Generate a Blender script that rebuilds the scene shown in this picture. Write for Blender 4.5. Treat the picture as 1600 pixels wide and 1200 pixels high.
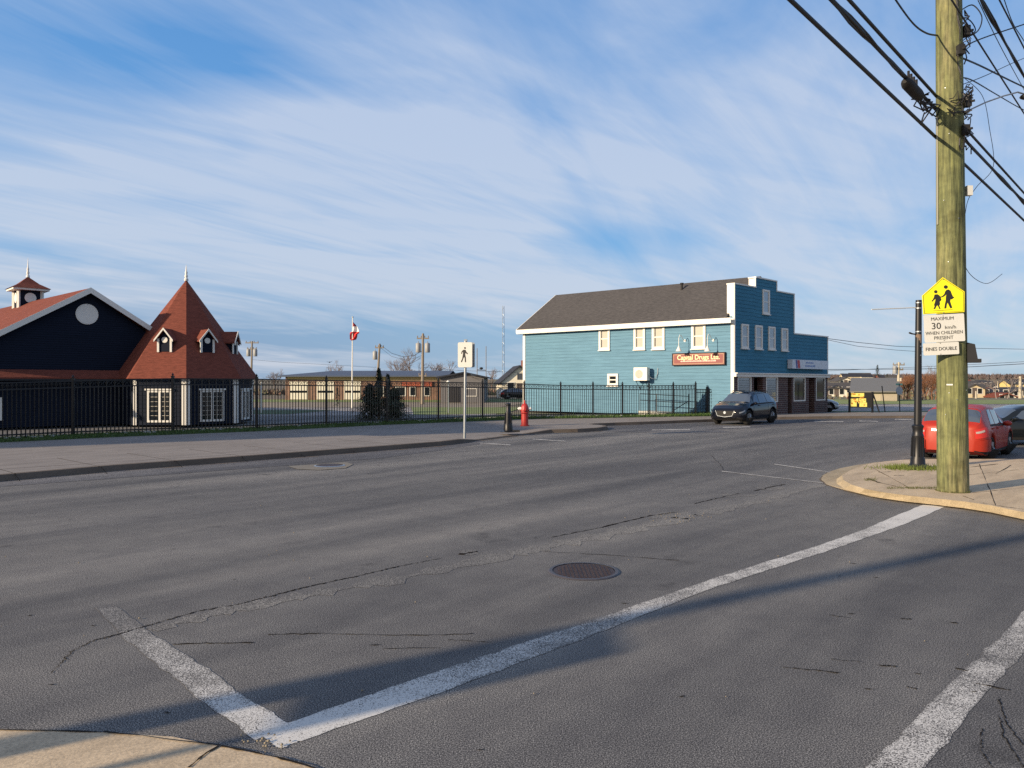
import bpy, bmesh, math, random
from mathutils import Vector, Matrix
R = math.radians
for o in list(bpy.data.objects): bpy.data.objects.remove(o)
SC = bpy.context.scene
COL = SC.collection
# ------------------------------------------------------------------ camera, sky, sun
F, H0, CAMZ = 1180.0, 598.0, 1.95
cd = bpy.data.cameras.new('camera'); cam = bpy.data.objects.new('camera', cd); COL.objects.link(cam)
cam.location = (0, 0, CAMZ); cam.rotation_euler = (R(90), 0, 0)
cd.sensor_width = 36; cd.lens = 36*F/1600; cd.shift_y = -(600-H0)/1600.0
cd.clip_start = 0.05; cd.clip_end = 9000
SC.camera = cam
SUN_AZ, SUN_EL = R(31), R(17)          # heading the light travels to (from +X), height of the sun
w = bpy.data.worlds.new('World'); SC.world = w; w.use_nodes = True
def build_world():
    nt = w.node_tree; nt.nodes.clear(); N = nt.nodes.new; L = nt.links.new
    out = N('ShaderNodeOutputWorld'); bg = N('ShaderNodeBackground')
    sky = N('ShaderNodeTexSky'); sky.sky_type = 'NISHITA'; sky.sun_disc = False
    sky.sun_elevation = R(17); sky.sun_rotation = math.atan2(-math.cos(SUN_AZ), -math.sin(SUN_AZ))
    sky.air_density = 1.0; sky.dust_density = 0.6; sky.ozone_density = 2.2
    tc = N('ShaderNodeTexCoord'); sep = N('ShaderNodeSeparateXYZ'); L(tc.outputs['Generated'], sep.inputs[0])
    def m(op, a, b=None, c=None, clamp=False):
        n = N('ShaderNodeMath'); n.operation = op; n.use_clamp = clamp
        for i, v in enumerate((a, b, c)):
            if v is None: continue
            if isinstance(v, (int, float)): n.inputs[i].default_value = v
            else: L(v, n.inputs[i])
        return n.outputs[0]
    X, Y, Z = sep.outputs
    zz = m('MAXIMUM', Z, 0.0); den = m('ADD', zz, 0.10)
    px = m('DIVIDE', X, den); py = m('DIVIDE', Y, den)
    def noise(sx, sy, ang, scale, det, rough, off, dist=0.0):
        cb = N('ShaderNodeCombineXYZ'); L(px, cb.inputs[0]); L(py, cb.inputs[1]); cb.inputs[2].default_value = off
        mp = N('ShaderNodeMapping'); mp.vector_type = 'TEXTURE'; L(cb.outputs[0], mp.inputs[0]); mp.inputs['Rotation'].default_value = (0, 0, R(ang))
        mp.inputs['Scale'].default_value = (sx, sy, 1)
        t = N('ShaderNodeTexNoise'); L(mp.outputs[0], t.inputs['Vector']); t.inputs['Scale'].default_value = scale
        t.inputs['Detail'].default_value = det; t.inputs['Roughness'].default_value = rough; t.inputs['Distortion'].default_value = dist
        return t.outputs['Fac']
    n1 = noise(1.7, 1.0, 50, 1.0, 5, 0.48, 3.3, 1.6)     # broad veils
    n2 = noise(3.0, 0.8, 62, 1.5, 7, 0.58, 7.1, 1.8)      # streaks
    n3 = noise(1.0, 1.0, 0, 0.35, 3, 0.5, 1.7, 0.2)      # where clouds gather
    s = m('ADD', m('MULTIPLY', n1, 0.5), m('ADD', m('MULTIPLY', n2, 0.25), m('MULTIPLY', n3, 0.5)))
    def gauss(cx, cz, rx, rz, amp):                      # bank of cloud / clear hole round a heading (x/y, z/y)
        ax = m('DIVIDE', X, m('MAXIMUM', Y, 0.05)); az = m('DIVIDE', Z, m('MAXIMUM', Y, 0.05))
        dx = m('DIVIDE', m('SUBTRACT', ax, cx), rx); dz = m('DIVIDE', m('SUBTRACT', az, cz), rz)
        d = m('ADD', m('MULTIPLY', dx, dx), m('MULTIPLY', dz, dz))
        return m('MULTIPLY', m('EXPONENT', m('MULTIPLY', d, -1.0)), amp)
    for g in ((-0.50, 0.24, 0.40, 0.08, 0.20), (-0.24, 0.36, 0.16, 0.16, 0.10), (0.28, 0.33, 0.30, 0.09, 0.12), (-0.12, 0.15, 0.34, 0.06, 0.12), (-0.10, 0.24, 0.20, 0.06, 0.08),
              (0.13, 0.185, 0.12, 0.035, -0.20), (-0.40, 0.44, 0.20, 0.09, -0.10), (0.06, 0.34, 0.08, 0.05, -0.06), (-0.36,0.30,0.05,0.04,-0.14), (0.05, 0.48, 0.25, 0.05, -0.05), (-0.55, 0.08, 0.35, 0.05, -0.06), (-0.15, 0.06, 0.35, 0.03, -0.08), (0.45, 0.14, 0.3, 0.12, 0.05)):
        s = m('ADD', s, gauss(*g))
    n4 = noise(3.2, 0.8, 35, 1.9, 6, 0.5, 11.0, 1.6)
    n5 = noise(7.0, 0.6, 55, 3.0, 9, 0.62, 21.0, 2.2)
    mask = m('MULTIPLY', m('SMOOTH_MIN', m('MAXIMUM', m('MULTIPLY', m('SUBTRACT', s, 0.525), 3.5), 0.0), 0.95, 0.35), m('ADD', 0.0, m('ADD', m('MULTIPLY', n4, 1.35), m('MULTIPLY', n5, 0.72))), clamp=True)
    g = N('ShaderNodeValToRGB'); L(zz, g.inputs[0]); el = g.color_ramp.elements
    stops = [(0.0, (2.35, 3.35, 4.35)), (0.07, (1.75, 3.0, 4.45)), (0.16, (1.15, 2.6, 4.6)), (0.32, (0.78, 2.15, 4.45)), (0.55, (0.52, 1.7, 4.0)), (1.0, (0.35, 1.1, 2.9))]
    while len(el) < len(stops): el.new(.5)
    for e_, (p_, c_) in zip(el, stops): e_.position = p_; e_.color = (*[v/5 for v in c_], 1)
    sc5 = N('ShaderNodeVectorMath'); sc5.operation = 'SCALE'; L(g.outputs[0], sc5.inputs[0]); sc5.inputs['Scale'].default_value = 5.0
    base = N('ShaderNodeMixRGB'); base.inputs[0].default_value = 0.85; L(sky.outputs[0], base.inputs[1]); L(sc5.outputs[0], base.inputs[2])
    mauve = N('ShaderNodeMixRGB'); mauve.inputs[2].default_value = (1.25, 1.95, 3.15, 1)
    L(gauss(-0.70, 0.03, 0.70, 0.10, 0.85), mauve.inputs[0]); L(base.outputs[0], mauve.inputs[1])
    mix = N('ShaderNodeMixRGB'); L(m('MULTIPLY', mask, 0.66), mix.inputs[0]); L(mauve.outputs[0], mix.inputs[1])
    cc = N('ShaderNodeMixRGB'); cc.inputs[1].default_value = (4.3, 4.4, 4.75, 1); cc.inputs[2].default_value = (3.9, 4.3, 5.05, 1)
    L(m('MULTIPLY', zz, 2.4, clamp=True), cc.inputs[0]); L(cc.outputs[0], mix.inputs[2]); low = mix
    back = N('ShaderNodeMixRGB'); back.inputs[2].default_value = (4.4, 4.1, 3.8, 1)      # unseen warm white sky quarter added behind the camera to make shade less blue
    L(m('MULTIPLY', m('MAXIMUM', m('SUBTRACT', 0.0, m('ADD', m('MULTIPLY', X, 0.5), m('MULTIPLY', Y, 0.85))), 0.0), 0.95, clamp=True), back.inputs[0]); L(mix.outputs[0], back.inputs[1]); low = back
    L(low.outputs[0], bg.inputs[0]); bg.inputs[1].default_value = 0.106
    L(bg.outputs[0], out.inputs[0])
build_world()
sd = bpy.data.lights.new('sun', 'SUN'); sun = bpy.data.objects.new('sun', sd); COL.objects.link(sun)
sd.energy = 4.8; sd.angle = R(0.9); sd.color = (1.0, 0.80, 0.56)
LD = Vector((math.cos(SUN_AZ)*math.cos(SUN_EL), math.sin(SUN_AZ)*math.cos(SUN_EL), -math.sin(SUN_EL)))
sun.rotation_euler = LD.to_track_quat('-Z', 'Y').to_euler(); sun.location = (-30, -20, 30)
vs = SC.view_settings; vs.view_transform = 'Standard'; vs.look = 'None'; vs.exposure = 0.64; vs.gamma = 1
SC.cycles.max_bounces = 5; SC.cycles.diffuse_bounces = 3; SC.cycles.glossy_bounces = 3; SC.cycles.transparent_max_bounces = 8
SC.cycles.use_adaptive_sampling = True; SC.cycles.use_denoising = False
rng = random.Random(7)
# ------------------------------------------------------------------ helpers
def G(px, py, z=0.0):
    d = (CAMZ-z)*F/(py-H0); return Vector(((px-800)/F*d, d, z))
def P(px, py, d): return Vector(((px-800)/F*d, d, CAMZ-(py-H0)/F*d))
def V(*a): return Vector(a)
class MB:
    def __init__(s): s.v = []; s.f = []; s.m = []
    def add(s, vs, fs, mi=0):
        b = len(s.v); s.v += [Vector(p) for p in vs]; s.f += [tuple(b+i for i in f) for f in fs]; s.m += [mi]*len(fs); return s
    def poly(s, pts, mi=0): return s.add(pts, [tuple(range(len(pts)))], mi)
    def hexa(s, p, mi=0):     # p: 4 bottom, 4 top
        return s.add(p, [(3, 2, 1, 0), (4, 5, 6, 7), (0, 1, 5, 4), (1, 2, 6, 5), (2, 3, 7, 6), (3, 0, 4, 7)], mi)
    def box(s, c, d, mi=0, fr=None):
        hx, hy, hz = d[0]/2, d[1]/2, d[2]/2
        q = [Vector((c[0]+a*hx, c[1]+b*hy, c[2]+e*hz)) for e in (-1, 1) for a, b in ((-1, -1), (1, -1), (1, 1), (-1, 1))]
        if fr: q = [fr.P(*t) for t in q]
        return s.hexa(q, mi)
    def fb(s, fr, a0, a1, b0, b1, c0, c1, mi=0):      # box in a wall frame: along, up, out
        return s.hexa([fr.P(a0, b0, c0), fr.P(a1, b0, c0), fr.P(a1, b0, c1), fr.P(a0, b0, c1), fr.P(a0, b1, c0), fr.P(a1, b1, c0), fr.P(a1, b1, c1), fr.P(a0, b1, c1)], mi)
    def prism(s, pts, ext, mi=0):                      # planar polygon extruded by vector
        n = len(pts); e = Vector(ext); pts = [Vector(p) for p in pts]
        return s.add(pts+[p+e for p in pts], [tuple(range(n))[::-1], tuple(range(n, 2*n))]+[(i, (i+1) % n, n+(i+1) % n, n+i) for i in range(n)], mi)
    def tube(s, pts, r, n=8, mi=0, cap=True):
        pts = [Vector(p) for p in pts]; rs = r if isinstance(r, (list, tuple)) else [r]*len(pts)
        b = len(s.v); up = None
        for i, p in enumerate(pts):
            t = (pts[min(i+1, len(pts)-1)]-pts[max(i-1, 0)])
            t = t.normalized() if t.length > 1e-9 else Vector((0, 0, 1))
            if up is None: up = Vector((0, 0, 1)) if abs(t.z) < .9 else Vector((1, 0, 0))
            x = t.cross(up); x = x.normalized() if x.length > 1e-6 else t.orthogonal().normalized()
            y = x.cross(t); up = y
            for k in range(n):
                a = 2*math.pi*k/n; s.v.append(p+rs[i]*(math.cos(a)*x+math.sin(a)*y))
        for i in range(len(pts)-1):
            for k in range(n):
                k2 = (k+1) % n; s.f.append((b+i*n+k, b+i*n+k2, b+(i+1)*n+k2, b+(i+1)*n+k)); s.m.append(mi)
        if cap:
            s.f.append(tuple(b+k for k in range(n))[::-1]); s.f.append(tuple(b+(len(pts)-1)*n+k for k in range(n))); s.m += [mi, mi]
        return s
    def lathe(s, prof, c, n=16, ax=(0, 0, 1), mi=0):   # prof: (radius, height) along axis
        ax = Vector(ax).normalized(); c = Vector(c)
        return s.tube([c+ax*h for r_, h in prof], [max(r_, 1e-4) for r_, h in prof], n, mi)
    def ball(s, c, r, n=10, mi=0):
        rx, ry, rz = (r, r, r) if not isinstance(r, (tuple, list)) else r
        b = len(s.v); k = n//2+1
        for i in range(k+1):
            th = math.pi*i/k
            for j in range(n):
                a = 2*math.pi*j/n; s.v.append(Vector((c[0]+rx*math.sin(th)*math.cos(a), c[1]+ry*math.sin(th)*math.sin(a), c[2]+rz*math.cos(th))))
        for i in range(k):
            for j in range(n):
                j2 = (j+1) % n; s.f.append((b+i*n+j, b+(i+1)*n+j, b+(i+1)*n+j2, b+i*n+j2)); s.m.append(mi)
        return s
    def build(s, name, mats, parent=None, smooth=None, org=None):
        me = bpy.data.meshes.new(name); o = bpy.data.objects.new(name, me); COL.objects.link(o)
        off = Vector((0, 0, 0))
        if parent is not None:
            o.parent = parent; off = OFF.get(parent.name, Vector((0, 0, 0))); OFF[o.name] = off
        elif org is not None:
            off = Vector(org); o.location = off; OFF[o.name] = off
        me.from_pydata([tuple(v-off) for v in s.v], [], s.f)
        for mt in (mats if isinstance(mats, (list, tuple)) else [mats]): me.materials.append(mt)
        if any(s.m): me.polygons.foreach_set('material_index', s.m)
        bm = bmesh.new(); bm.from_mesh(me); bmesh.ops.remove_doubles(bm, verts=bm.verts, dist=1e-5) if len(s.v) < 60000 and smooth is not None else None
        if smooth is not None:
            bmesh.ops.recalc_face_normals(bm, faces=bm.faces)
            for f in bm.faces: f.smooth = True
            for e in bm.edges:
                if len(e.link_faces) != 2 or e.calc_face_angle(0) > R(smooth): e.smooth = False
        bm.to_mesh(me); bm.free(); me.update()
        return o
OFF = {}
def tag(o, label, cat, group=None, kind=None):
    if label: o['label'] = label
    if cat: o['category'] = cat
    if group: o['group'] = group
    if kind: o['kind'] = kind
    return o
def thing(name, label, cat, loc=(0, 0, 0), group=None):
    o = bpy.data.objects.new(name, None); COL.objects.link(o); o.location = loc; o.empty_display_size = .2
    OFF[o.name] = Vector(loc); tag(o, label, cat, group); return o
def local_thing(name, label, cat, group=None):       # built round the origin, placed later
    return thing(name, label, cat, (0, 0, 0), group)
def struct(o): o['kind'] = 'structure'; return o
def dup(src, label, loc, rz=0, scale=None, group=None):
    def cp(o, par):
        c = o.copy(); COL.objects.link(c); c.parent = par
        for ch in list(o.children):
            if ch is not c: cp(ch, c)
        return c
    kids = list(src.children)
    c = src.copy(); COL.objects.link(c)
    for ch in kids: cp(ch, c)
    c['label'] = label; c.location = loc; c.rotation_euler = (0, 0, rz)
    if scale: c.scale = scale
    if group: c['group'] = group
    return c
class Fr:
    def __init__(s, o, r, n=None, u=(0, 0, 1)):
        s.o = Vector(o); s.r = Vector(r).normalized(); s.u = Vector(u).normalized()
        s.n = Vector(n).normalized() if n is not None else s.r.cross(s.u).normalized()
    def P(s, a, b, c=0.0): return s.o+s.r*a+s.u*b+s.n*c
    def hit(s, px, py, c=0.0):
        d = Vector(((px-800)/F, 1, -(py-H0)/F)); o = Vector((0, 0, CAMZ))
        nn = s.r.cross(s.u); q = s.o+s.n*c
        t = nn.dot(q-o)/nn.dot(d); p = o+d*t-q
        return p.dot(s.r), p.dot(s.u)
    def rect(s, x0, x1, yt, yb, c=0.0):               # pixel box -> (a0,a1,b0,b1) on the wall
        a0 = s.hit(x0, H0, c)[0]; a1 = s.hit(x1, H0, c)[0]; xm = (x0+x1)/2
        return a0, a1, s.hit(xm, yb, c)[1], s.hit(xm, yt, c)[1]
def text(body, size, fr, a, b, c, mat_, name, parent, align='CENTER', ext=.002, bold=0.0, sx=1.0, shear=0.0):
    cu = bpy.data.curves.new(name, 'FONT'); cu.body = body; cu.size = size; cu.align_x = align; cu.extrude = ext; cu.offset = bold; cu.shear = shear
    cu.resolution_u = 3
    o = bpy.data.objects.new(name, cu); COL.objects.link(o)
    bpy.context.view_layer.update()
    me = bpy.data.meshes.new_from_object(o.evaluated_get(bpy.context.evaluated_depsgraph_get()))
    bpy.data.objects.remove(o)
    mb = MB(); off = MB
    vs_ = [fr.P(a+v.co.x*sx, b+v.co.y, c+v.co.z) for v in me.vertices]
    mb.add(vs_, [tuple(p.vertices) for p in me.polygons])
    return mb.build(name, mat_, parent)
# ------------------------------------------------------------------ materials
MATS = {}
def nodes(name):
    m_ = bpy.data.materials.new(name); m_.use_nodes = True; nt = m_.node_tree; nt.nodes.clear()
    out = nt.nodes.new('ShaderNodeOutputMaterial'); b = nt.nodes.new('ShaderNodeBsdfPrincipled'); nt.links.new(b.outputs[0], out.inputs[0])
    return m_, nt, b
def nmath(nt, op, a, b=None, clamp=False):
    n = nt.nodes.new('ShaderNodeMath'); n.operation = op; n.use_clamp = clamp
    for i, v in enumerate((a, b)):
        if v is None: continue
        if isinstance(v, (int, float)): n.inputs[i].default_value = v
        else: nt.links.new(v, n.inputs[i])
    return n.outputs[0]
def ntex(nt, scale, det=3, rough=.5, stretch=(1, 1, 1), rot=0, coord='Position', kind='Noise', dist=0):
    if coord == 'Position': src = nt.nodes.new('ShaderNodeNewGeometry').outputs['Position']
    else: src = nt.nodes.new('ShaderNodeTexCoord').outputs['Object']
    mp = nt.nodes.new('ShaderNodeMapping'); mp.vector_type = 'TEXTURE'; nt.links.new(src, mp.inputs[0])
    mp.inputs['Rotation'].default_value = (0, 0, rot); mp.inputs['Scale'].default_value = stretch
    if kind == 'Noise':
        t = nt.nodes.new('ShaderNodeTexNoise'); t.inputs['Detail'].default_value = det; t.inputs['Roughness'].default_value = rough; t.inputs['Distortion'].default_value = dist
    else: t = nt.nodes.new('ShaderNodeTexVoronoi')
    t.inputs['Scale'].default_value = scale; nt.links.new(mp.outputs[0], t.inputs['Vector'])
    return t.outputs['Fac'] if kind == 'Noise' else t.outputs['Distance']
def ramp(nt, fac, stops):
    r = nt.nodes.new('ShaderNodeValToRGB'); nt.links.new(fac, r.inputs[0]); e = r.color_ramp.elements
    while len(e) < len(stops): e.new(.5)
    for el, (p, c) in zip(e, stops): el.position = p; el.color = (*c, 1) if len(c) == 3 else c
    return r.outputs[0]
def mixc(nt, fac, a, b, mode='MIX'):
    n = nt.nodes.new('ShaderNodeMixRGB'); n.blend_type = mode
    for i, v in enumerate((fac, a, b)):
        if isinstance(v, (int, float)): n.inputs[i].default_value = v
        elif isinstance(v, tuple): n.inputs[i].default_value = (*v, 1)
        else: nt.links.new(v, n.inputs[i])
    return n.outputs[0]
def bump(nt, b, h, strength=.3, dist=.01):
    n = nt.nodes.new('ShaderNodeBump'); n.inputs['Strength'].default_value = strength; n.inputs['Distance'].default_value = dist
    nt.links.new(h, n.inputs['Height']); nt.links.new(n.outputs[0], b.inputs['Normal'])
def mat(name, c, rough=.6, metal=0, var=.15, scale=3, bmp=0, bscale=40, coat=0, spec=.5, stretch=(1, 1, 1), coord='Object', var2=0):
    if name in MATS: return MATS[name]
    m_, nt, b = nodes(name)
    f = ntex(nt, scale, 5, .6, stretch, coord=coord)
    col = mixc(nt, f, tuple(x*(1-var) for x in c), tuple(min(1, x*(1+var)) for x in c))
    if var2:
        g = ntex(nt, scale*9, 3, .7, coord=coord); col = mixc(nt, 1.0, col, ramp(nt, g, [(.3, (1-var2,)*3), (.7, (1+0*var2,)*3)]), 'MULTIPLY')
    nt.links.new(col, b.inputs['Base Color'])
    b.inputs['Roughness'].default_value = rough; b.inputs['Metallic'].default_value = metal
    b.inputs['Coat Weight'].default_value = coat; b.inputs['Coat Roughness'].default_value = .06; b.inputs['Specular IOR Level'].default_value = spec
    if bmp: bump(nt, b, ntex(nt, bscale, 4, .6, coord=coord), bmp, .01)
    MATS[name] = m_; return m_
STREET = math.atan2(.74, .67)
def asphalt(name, paint=0.0, dark=1.0, tintc=(1, 1, 1), wear=.5):
    m_, nt, b = nodes(name)
    big = ntex(nt, .16, 4, .55, (3.5, 1, 1), STREET)
    mid = ntex(nt, .8, 4, .6, (7, 1, 1), STREET, dist=.4)
    fine = ntex(nt, 125, 2, .7); blot = ntex(nt, 2.6, 5, .7)
    grit = ntex(nt, 120, kind='Vor')
    base = mixc(nt, big, (.083*dark*tintc[0], .084*dark*tintc[1], .088*dark*tintc[2]), (.162*dark*tintc[0], .160*dark*tintc[1], .160*dark*tintc[2]))
    base = mixc(nt, 1.0, base, ramp(nt, mid, [(.36, (.74, .75, .78)), (.5, (1, 1, 1)), (.64, (1.26, 1.24, 1.2))]), 'MULTIPLY')
    base = mixc(nt, 1.0, base, ramp(nt, fine, [(.38, (.18, .18, .19)), (.5, (.82, .82, .82)), (.58, (1.7, 1.66, 1.6)), (.68, (3.2, 3.1, 2.9))]), 'MULTIPLY')
    base = mixc(nt, 1.0, base, ramp(nt, blot, [(.36, (.90, .90, .91)), (.62, (1.07, 1.07, 1.06))]), 'MULTIPLY')
    lane = ntex(nt, .55, 3, .5, (30, 1, 1), STREET+.02); base = mixc(nt, 1.0, base, ramp(nt, lane, [(.38, (.80, .81, .83)), (.62, (1.18, 1.17, 1.15))]), 'MULTIPLY')
    oil = ntex(nt, .9, 4, .6); base = mixc(nt, 1.0, base, ramp(nt, oil, [(.27, (.62, .62, .63)), (.35, (1, 1, 1))]), 'MULTIPLY')
    stone = ramp(nt, nmath(nt, 'MULTIPLY', grit, ntex(nt, 14, 2, .6)), [(.012, (1, 1, 1)), (.035, (0, 0, 0))])
    base = mixc(nt, stone, base, (.26*dark, .25*dark, .23*dark))
    h = nmath(nt, 'ADD', fine, nmath(nt, 'MULTIPLY', grit, .6))
    if paint:
        pw = nmath(nt, 'ADD', nmath(nt, 'MULTIPLY', nmath(nt, 'SUBTRACT', ntex(nt, 120, 2, .7), .5), 1.7), .5); pb = ntex(nt, 2.2, 4, .7)
        k = nmath(nt, 'ADD', nmath(nt, 'MULTIPLY', pw, 1.0), nmath(nt, 'MULTIPLY', pb, .7))
        at = nt.nodes.new('ShaderNodeAttribute'); at.attribute_name = 'wear'
        edge = nmath(nt, 'MULTIPLY', nmath(nt, 'SUBTRACT', k, nmath(nt, 'ADD', at.outputs['Fac'], .30)), 9.0, clamp=True)
        base = mixc(nt, edge, base, (paint, paint*.98, paint*.93))
    nt.links.new(base, b.inputs['Base Color']); b.inputs['Roughness'].default_value = .92; b.inputs['Specular IOR Level'].default_value = .25
    bump(nt, b, h, .12, .004)
    return m_
M_ROAD = asphalt('asphalt')
M_PAINT = asphalt('road_paint', .58)
M_BAY = asphalt('asphalt_dark', dark=.72, tintc=(.97, 1, 1.10))
M_SEAM = asphalt('asphalt_seam', dark=1.16, tintc=(1.0, .99, .96))
M_LOT = asphalt('asphalt_lot', dark=2.0, tintc=(1.05, 1, .97))
def concrete(name, c, joint=None, var=.18):
    m_, nt, b = nodes(name)
    a = ntex(nt, .7, 5, .65); f = ntex(nt, 60, 4, .7); s = ntex(nt, 3.2, 5, .7, (4, 1, 1), STREET)
    col = mixc(nt, a, tuple(x*(1-var) for x in c), tuple(x*(1+var) for x in c))
    col = mixc(nt, 1.0, col, ramp(nt, s, [(.3, (.78, .77, .76)), (.6, (1.08, 1.07, 1.05))]), 'MULTIPLY')
    col = mixc(nt, 1.0, col, ramp(nt, f, [(.3, (.72, .72, .72)), (.62, (1.18, 1.17, 1.15))]), 'MULTIPLY')
    nt.links.new(col, b.inputs['Base Color']); b.inputs['Roughness'].default_value = .9; b.inputs['Specular IOR Level'].default_value = .2
    bump(nt, b, f, .4, .005); return m_
M_WALK = concrete('concrete_walk', (.215, .198, .188))
M_KERB = concrete('concrete_kerb', (.125, .105, .09))
M_CORNER = concrete('concrete_corner', (.47, .38, .27))
M_CORNERK = concrete('concrete_corner_kerb', (.34, .285, .20), var=.25)
M_DIRT = concrete('dirt', (.13, .10, .07), var=.3)
M_TAN = mat('dry_ground', (.22, .18, .13), .95, var=.3, scale=.3, coord='Position')
M_CRACK = mat('crack_dark', (.024, .022, .021), 1, var=.3, spec=0)
M_WHITE = mat('white_trim', (.66, .65, .61), .5, var=.05)
M_CREAM = mat('cream_blind', (.38, .365, .32), .6, var=.08, scale=1)
M_BLACK = mat('black_metal', (.011, .012, .015), .42, .3, var=.3)
M_BLACKM = mat('black_matte', (.012, .012, .013), .8)
M_STEEL = mat('galvanised', (.30, .33, .36), .45, .7, var=.15, scale=8)
M_GREYW = mat('grey_wood', (.22, .19, .155), .9, var=.25, stretch=(.15, .15, 3))
M_SIGNW = mat('sign_white', (.56, .57, .55), .5, var=.06)
M_SIGNK = mat('sign_black', (.015, .015, .015), .6)
M_YEL = mat('sign_yellow', (.86, .80, .012), .45, var=.04)
M_REDP = mat('hydrant_red', (.33, .020, .018), .45, var=.2, scale=6)
M_GRASS = mat('grass_blade', (.050, .10, .018), .8, var=.4, scale=.9, coord='Position')
M_TURF = mat('turf', (.045, .075, .02), .95, var=.35, scale=.8, bmp=.6, bscale=12, coord='Position')
M_RUBBER = mat('rubber', (.014, .014, .014), .85)
M_CABLE = mat('cable_black', (.012, .012, .016), .6)
def glass(name, c, rough=.05, spec=.8, metal=0):
    m_, nt, b = nodes(name); b.inputs['Base Color'].default_value = (*c, 1); b.inputs['Roughness'].default_value = rough
    b.inputs['Specular IOR Level'].default_value = spec; b.inputs['Metallic'].default_value = metal
    bump(nt, b, ntex(nt, 1.1, 2, .5), .06, .02); return m_
M_GLASS = glass('dark_glass', (.012, .015, .018))
M_GLASSR = glass('sky_glass', (.25, .30, .36), .12, .8, .35)
M_CARG = glass('car_glass', (.10, .13, .17), .04, .8, .5)
def lap_mat(name, c, var=.14):
    m_, nt, b = nodes(name)
    a = ntex(nt, .5, 5, .6, (1, 1, 1)); s = ntex(nt, 2.5, 4, .7, (3, 3, .12))
    col = mixc(nt, a, tuple(x*(1-var) for x in c), tuple(x*(1+var) for x in c))
    col = mixc(nt, 1.0, col, ramp(nt, s, [(.3, (.74, .76, .78)), (.65, (1.12, 1.10, 1.08))]), 'MULTIPLY')
    nt.links.new(col, b.inputs['Base Color']); b.inputs['Roughness'].default_value = .7; b.inputs['Specular IOR Level'].default_value = .15
    bump(nt, b, s, .15, .004); return m_
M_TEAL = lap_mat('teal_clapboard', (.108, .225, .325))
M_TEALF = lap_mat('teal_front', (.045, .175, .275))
M_NAVY = lap_mat('navy_clapboard', (.005, .009, .022))
def shingle(name, c, ax=(1, 0), var=.25):
    m_, nt, b = nodes(name)
    a = ntex(nt, .4, 4, .6); f = ntex(nt, 9, 3, .7, (2.2, 2.2, .5)); g = ntex(nt, 45, 2, .6)
    z = nt.nodes.new('ShaderNodeSeparateXYZ'); nt.links.new(nt.nodes.new('ShaderNodeNewGeometry').outputs['Position'], z.inputs[0])
    fr_ = nmath(nt, 'FRACT', nmath(nt, 'MULTIPLY', z.outputs[2], 8.5))
    col = mixc(nt, a, tuple(x*(1-var) for x in c), tuple(x*(1+var) for x in c))
    col = mixc(nt, 1.0, col, ramp(nt, f, [(.3, (.72, .72, .72)), (.65, (1.2, 1.18, 1.15))]), 'MULTIPLY')
    nt.links.new(col, b.inputs['Base Color']); b.inputs['Roughness'].default_value = .93; b.inputs['Specular IOR Level'].default_value = .15
    bump(nt, b, nmath(nt, 'ADD', fr_, g), .5, .012); return m_
M_SHRED = shingle('red_shingle', (.158, .050, .036), var=.12)
M_SHGREY = shingle('grey_shingle', (.072, .070, .073), var=.14)
M_SHDARK = shingle('dark_shingle', (.035, .04, .055))
def brick(name, c1, c2, d, sc=1):
    m_, nt, b = nodes(name); g = nt.nodes.new('ShaderNodeNewGeometry'); s = nt.nodes.new('ShaderNodeSeparateXYZ'); nt.links.new(g.outputs['Position'], s.inputs[0])
    al = nmath(nt, 'ADD', nmath(nt, 'MULTIPLY', s.outputs[0], d[0]), nmath(nt, 'MULTIPLY', s.outputs[1], d[1]))
    cb = nt.nodes.new('ShaderNodeCombineXYZ'); nt.links.new(al, cb.inputs[0]); nt.links.new(s.outputs[2], cb.inputs[1])
    t = nt.nodes.new('ShaderNodeTexBrick'); nt.links.new(cb.outputs[0], t.inputs['Vector'])
    t.inputs['Color1'].default_value = (*c1, 1); t.inputs['Color2'].default_value = (*c2, 1); t.inputs['Mortar'].default_value = (.16, .14, .13, 1)
    t.inputs['Scale'].default_value = 1; t.inputs['Brick Width'].default_value = .22*sc; t.inputs['Row Height'].default_value = .075*sc; t.inputs['Mortar Size'].default_value = .009*sc
    col = mixc(nt, 1.0, t.outputs['Color'], ramp(nt, ntex(nt, 1.3, 4, .7), [(.3, (.7, .7, .7)), (.7, (1.2, 1.2, 1.2))]), 'MULTIPLY')
    nt.links.new(col, b.inputs['Base Color']); b.inputs['Roughness'].default_value = .85; return m_
def lap_wall(mb, fr, a0, a1, b0, b1, h=.19, out=.020, mi=0):   # real overlapping boards
    n = max(1, round((b1-b0)/h)); hh = (b1-b0)/n
    for i in range(n):
        z0 = b0+i*hh; z1 = z0+hh
        mb.add([fr.P(a0, z0, out), fr.P(a1, z0, out), fr.P(a1, z1, .002), fr.P(a0, z1, .002)], [(0, 1, 2, 3)], mi)
        mb.add([fr.P(a0, z0, .002), fr.P(a1, z0, .002), fr.P(a1, z0, out), fr.P(a0, z0, out)], [(0, 1, 2, 3)], mi)
def ring(mb, fr, a0, a1, b0, b1, w_, c0, c1, mi=0):
    mb.fb(fr, a0, a1, b1-w_, b1, c0, c1, mi); mb.fb(fr, a0, a1, b0, b0+w_, c0, c1, mi)
    mb.fb(fr, a0, a0+w_, b0+w_, b1-w_, c0, c1, mi); mb.fb(fr, a1-w_, a1, b0+w_, b1-w_, c0, c1, mi)
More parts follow.
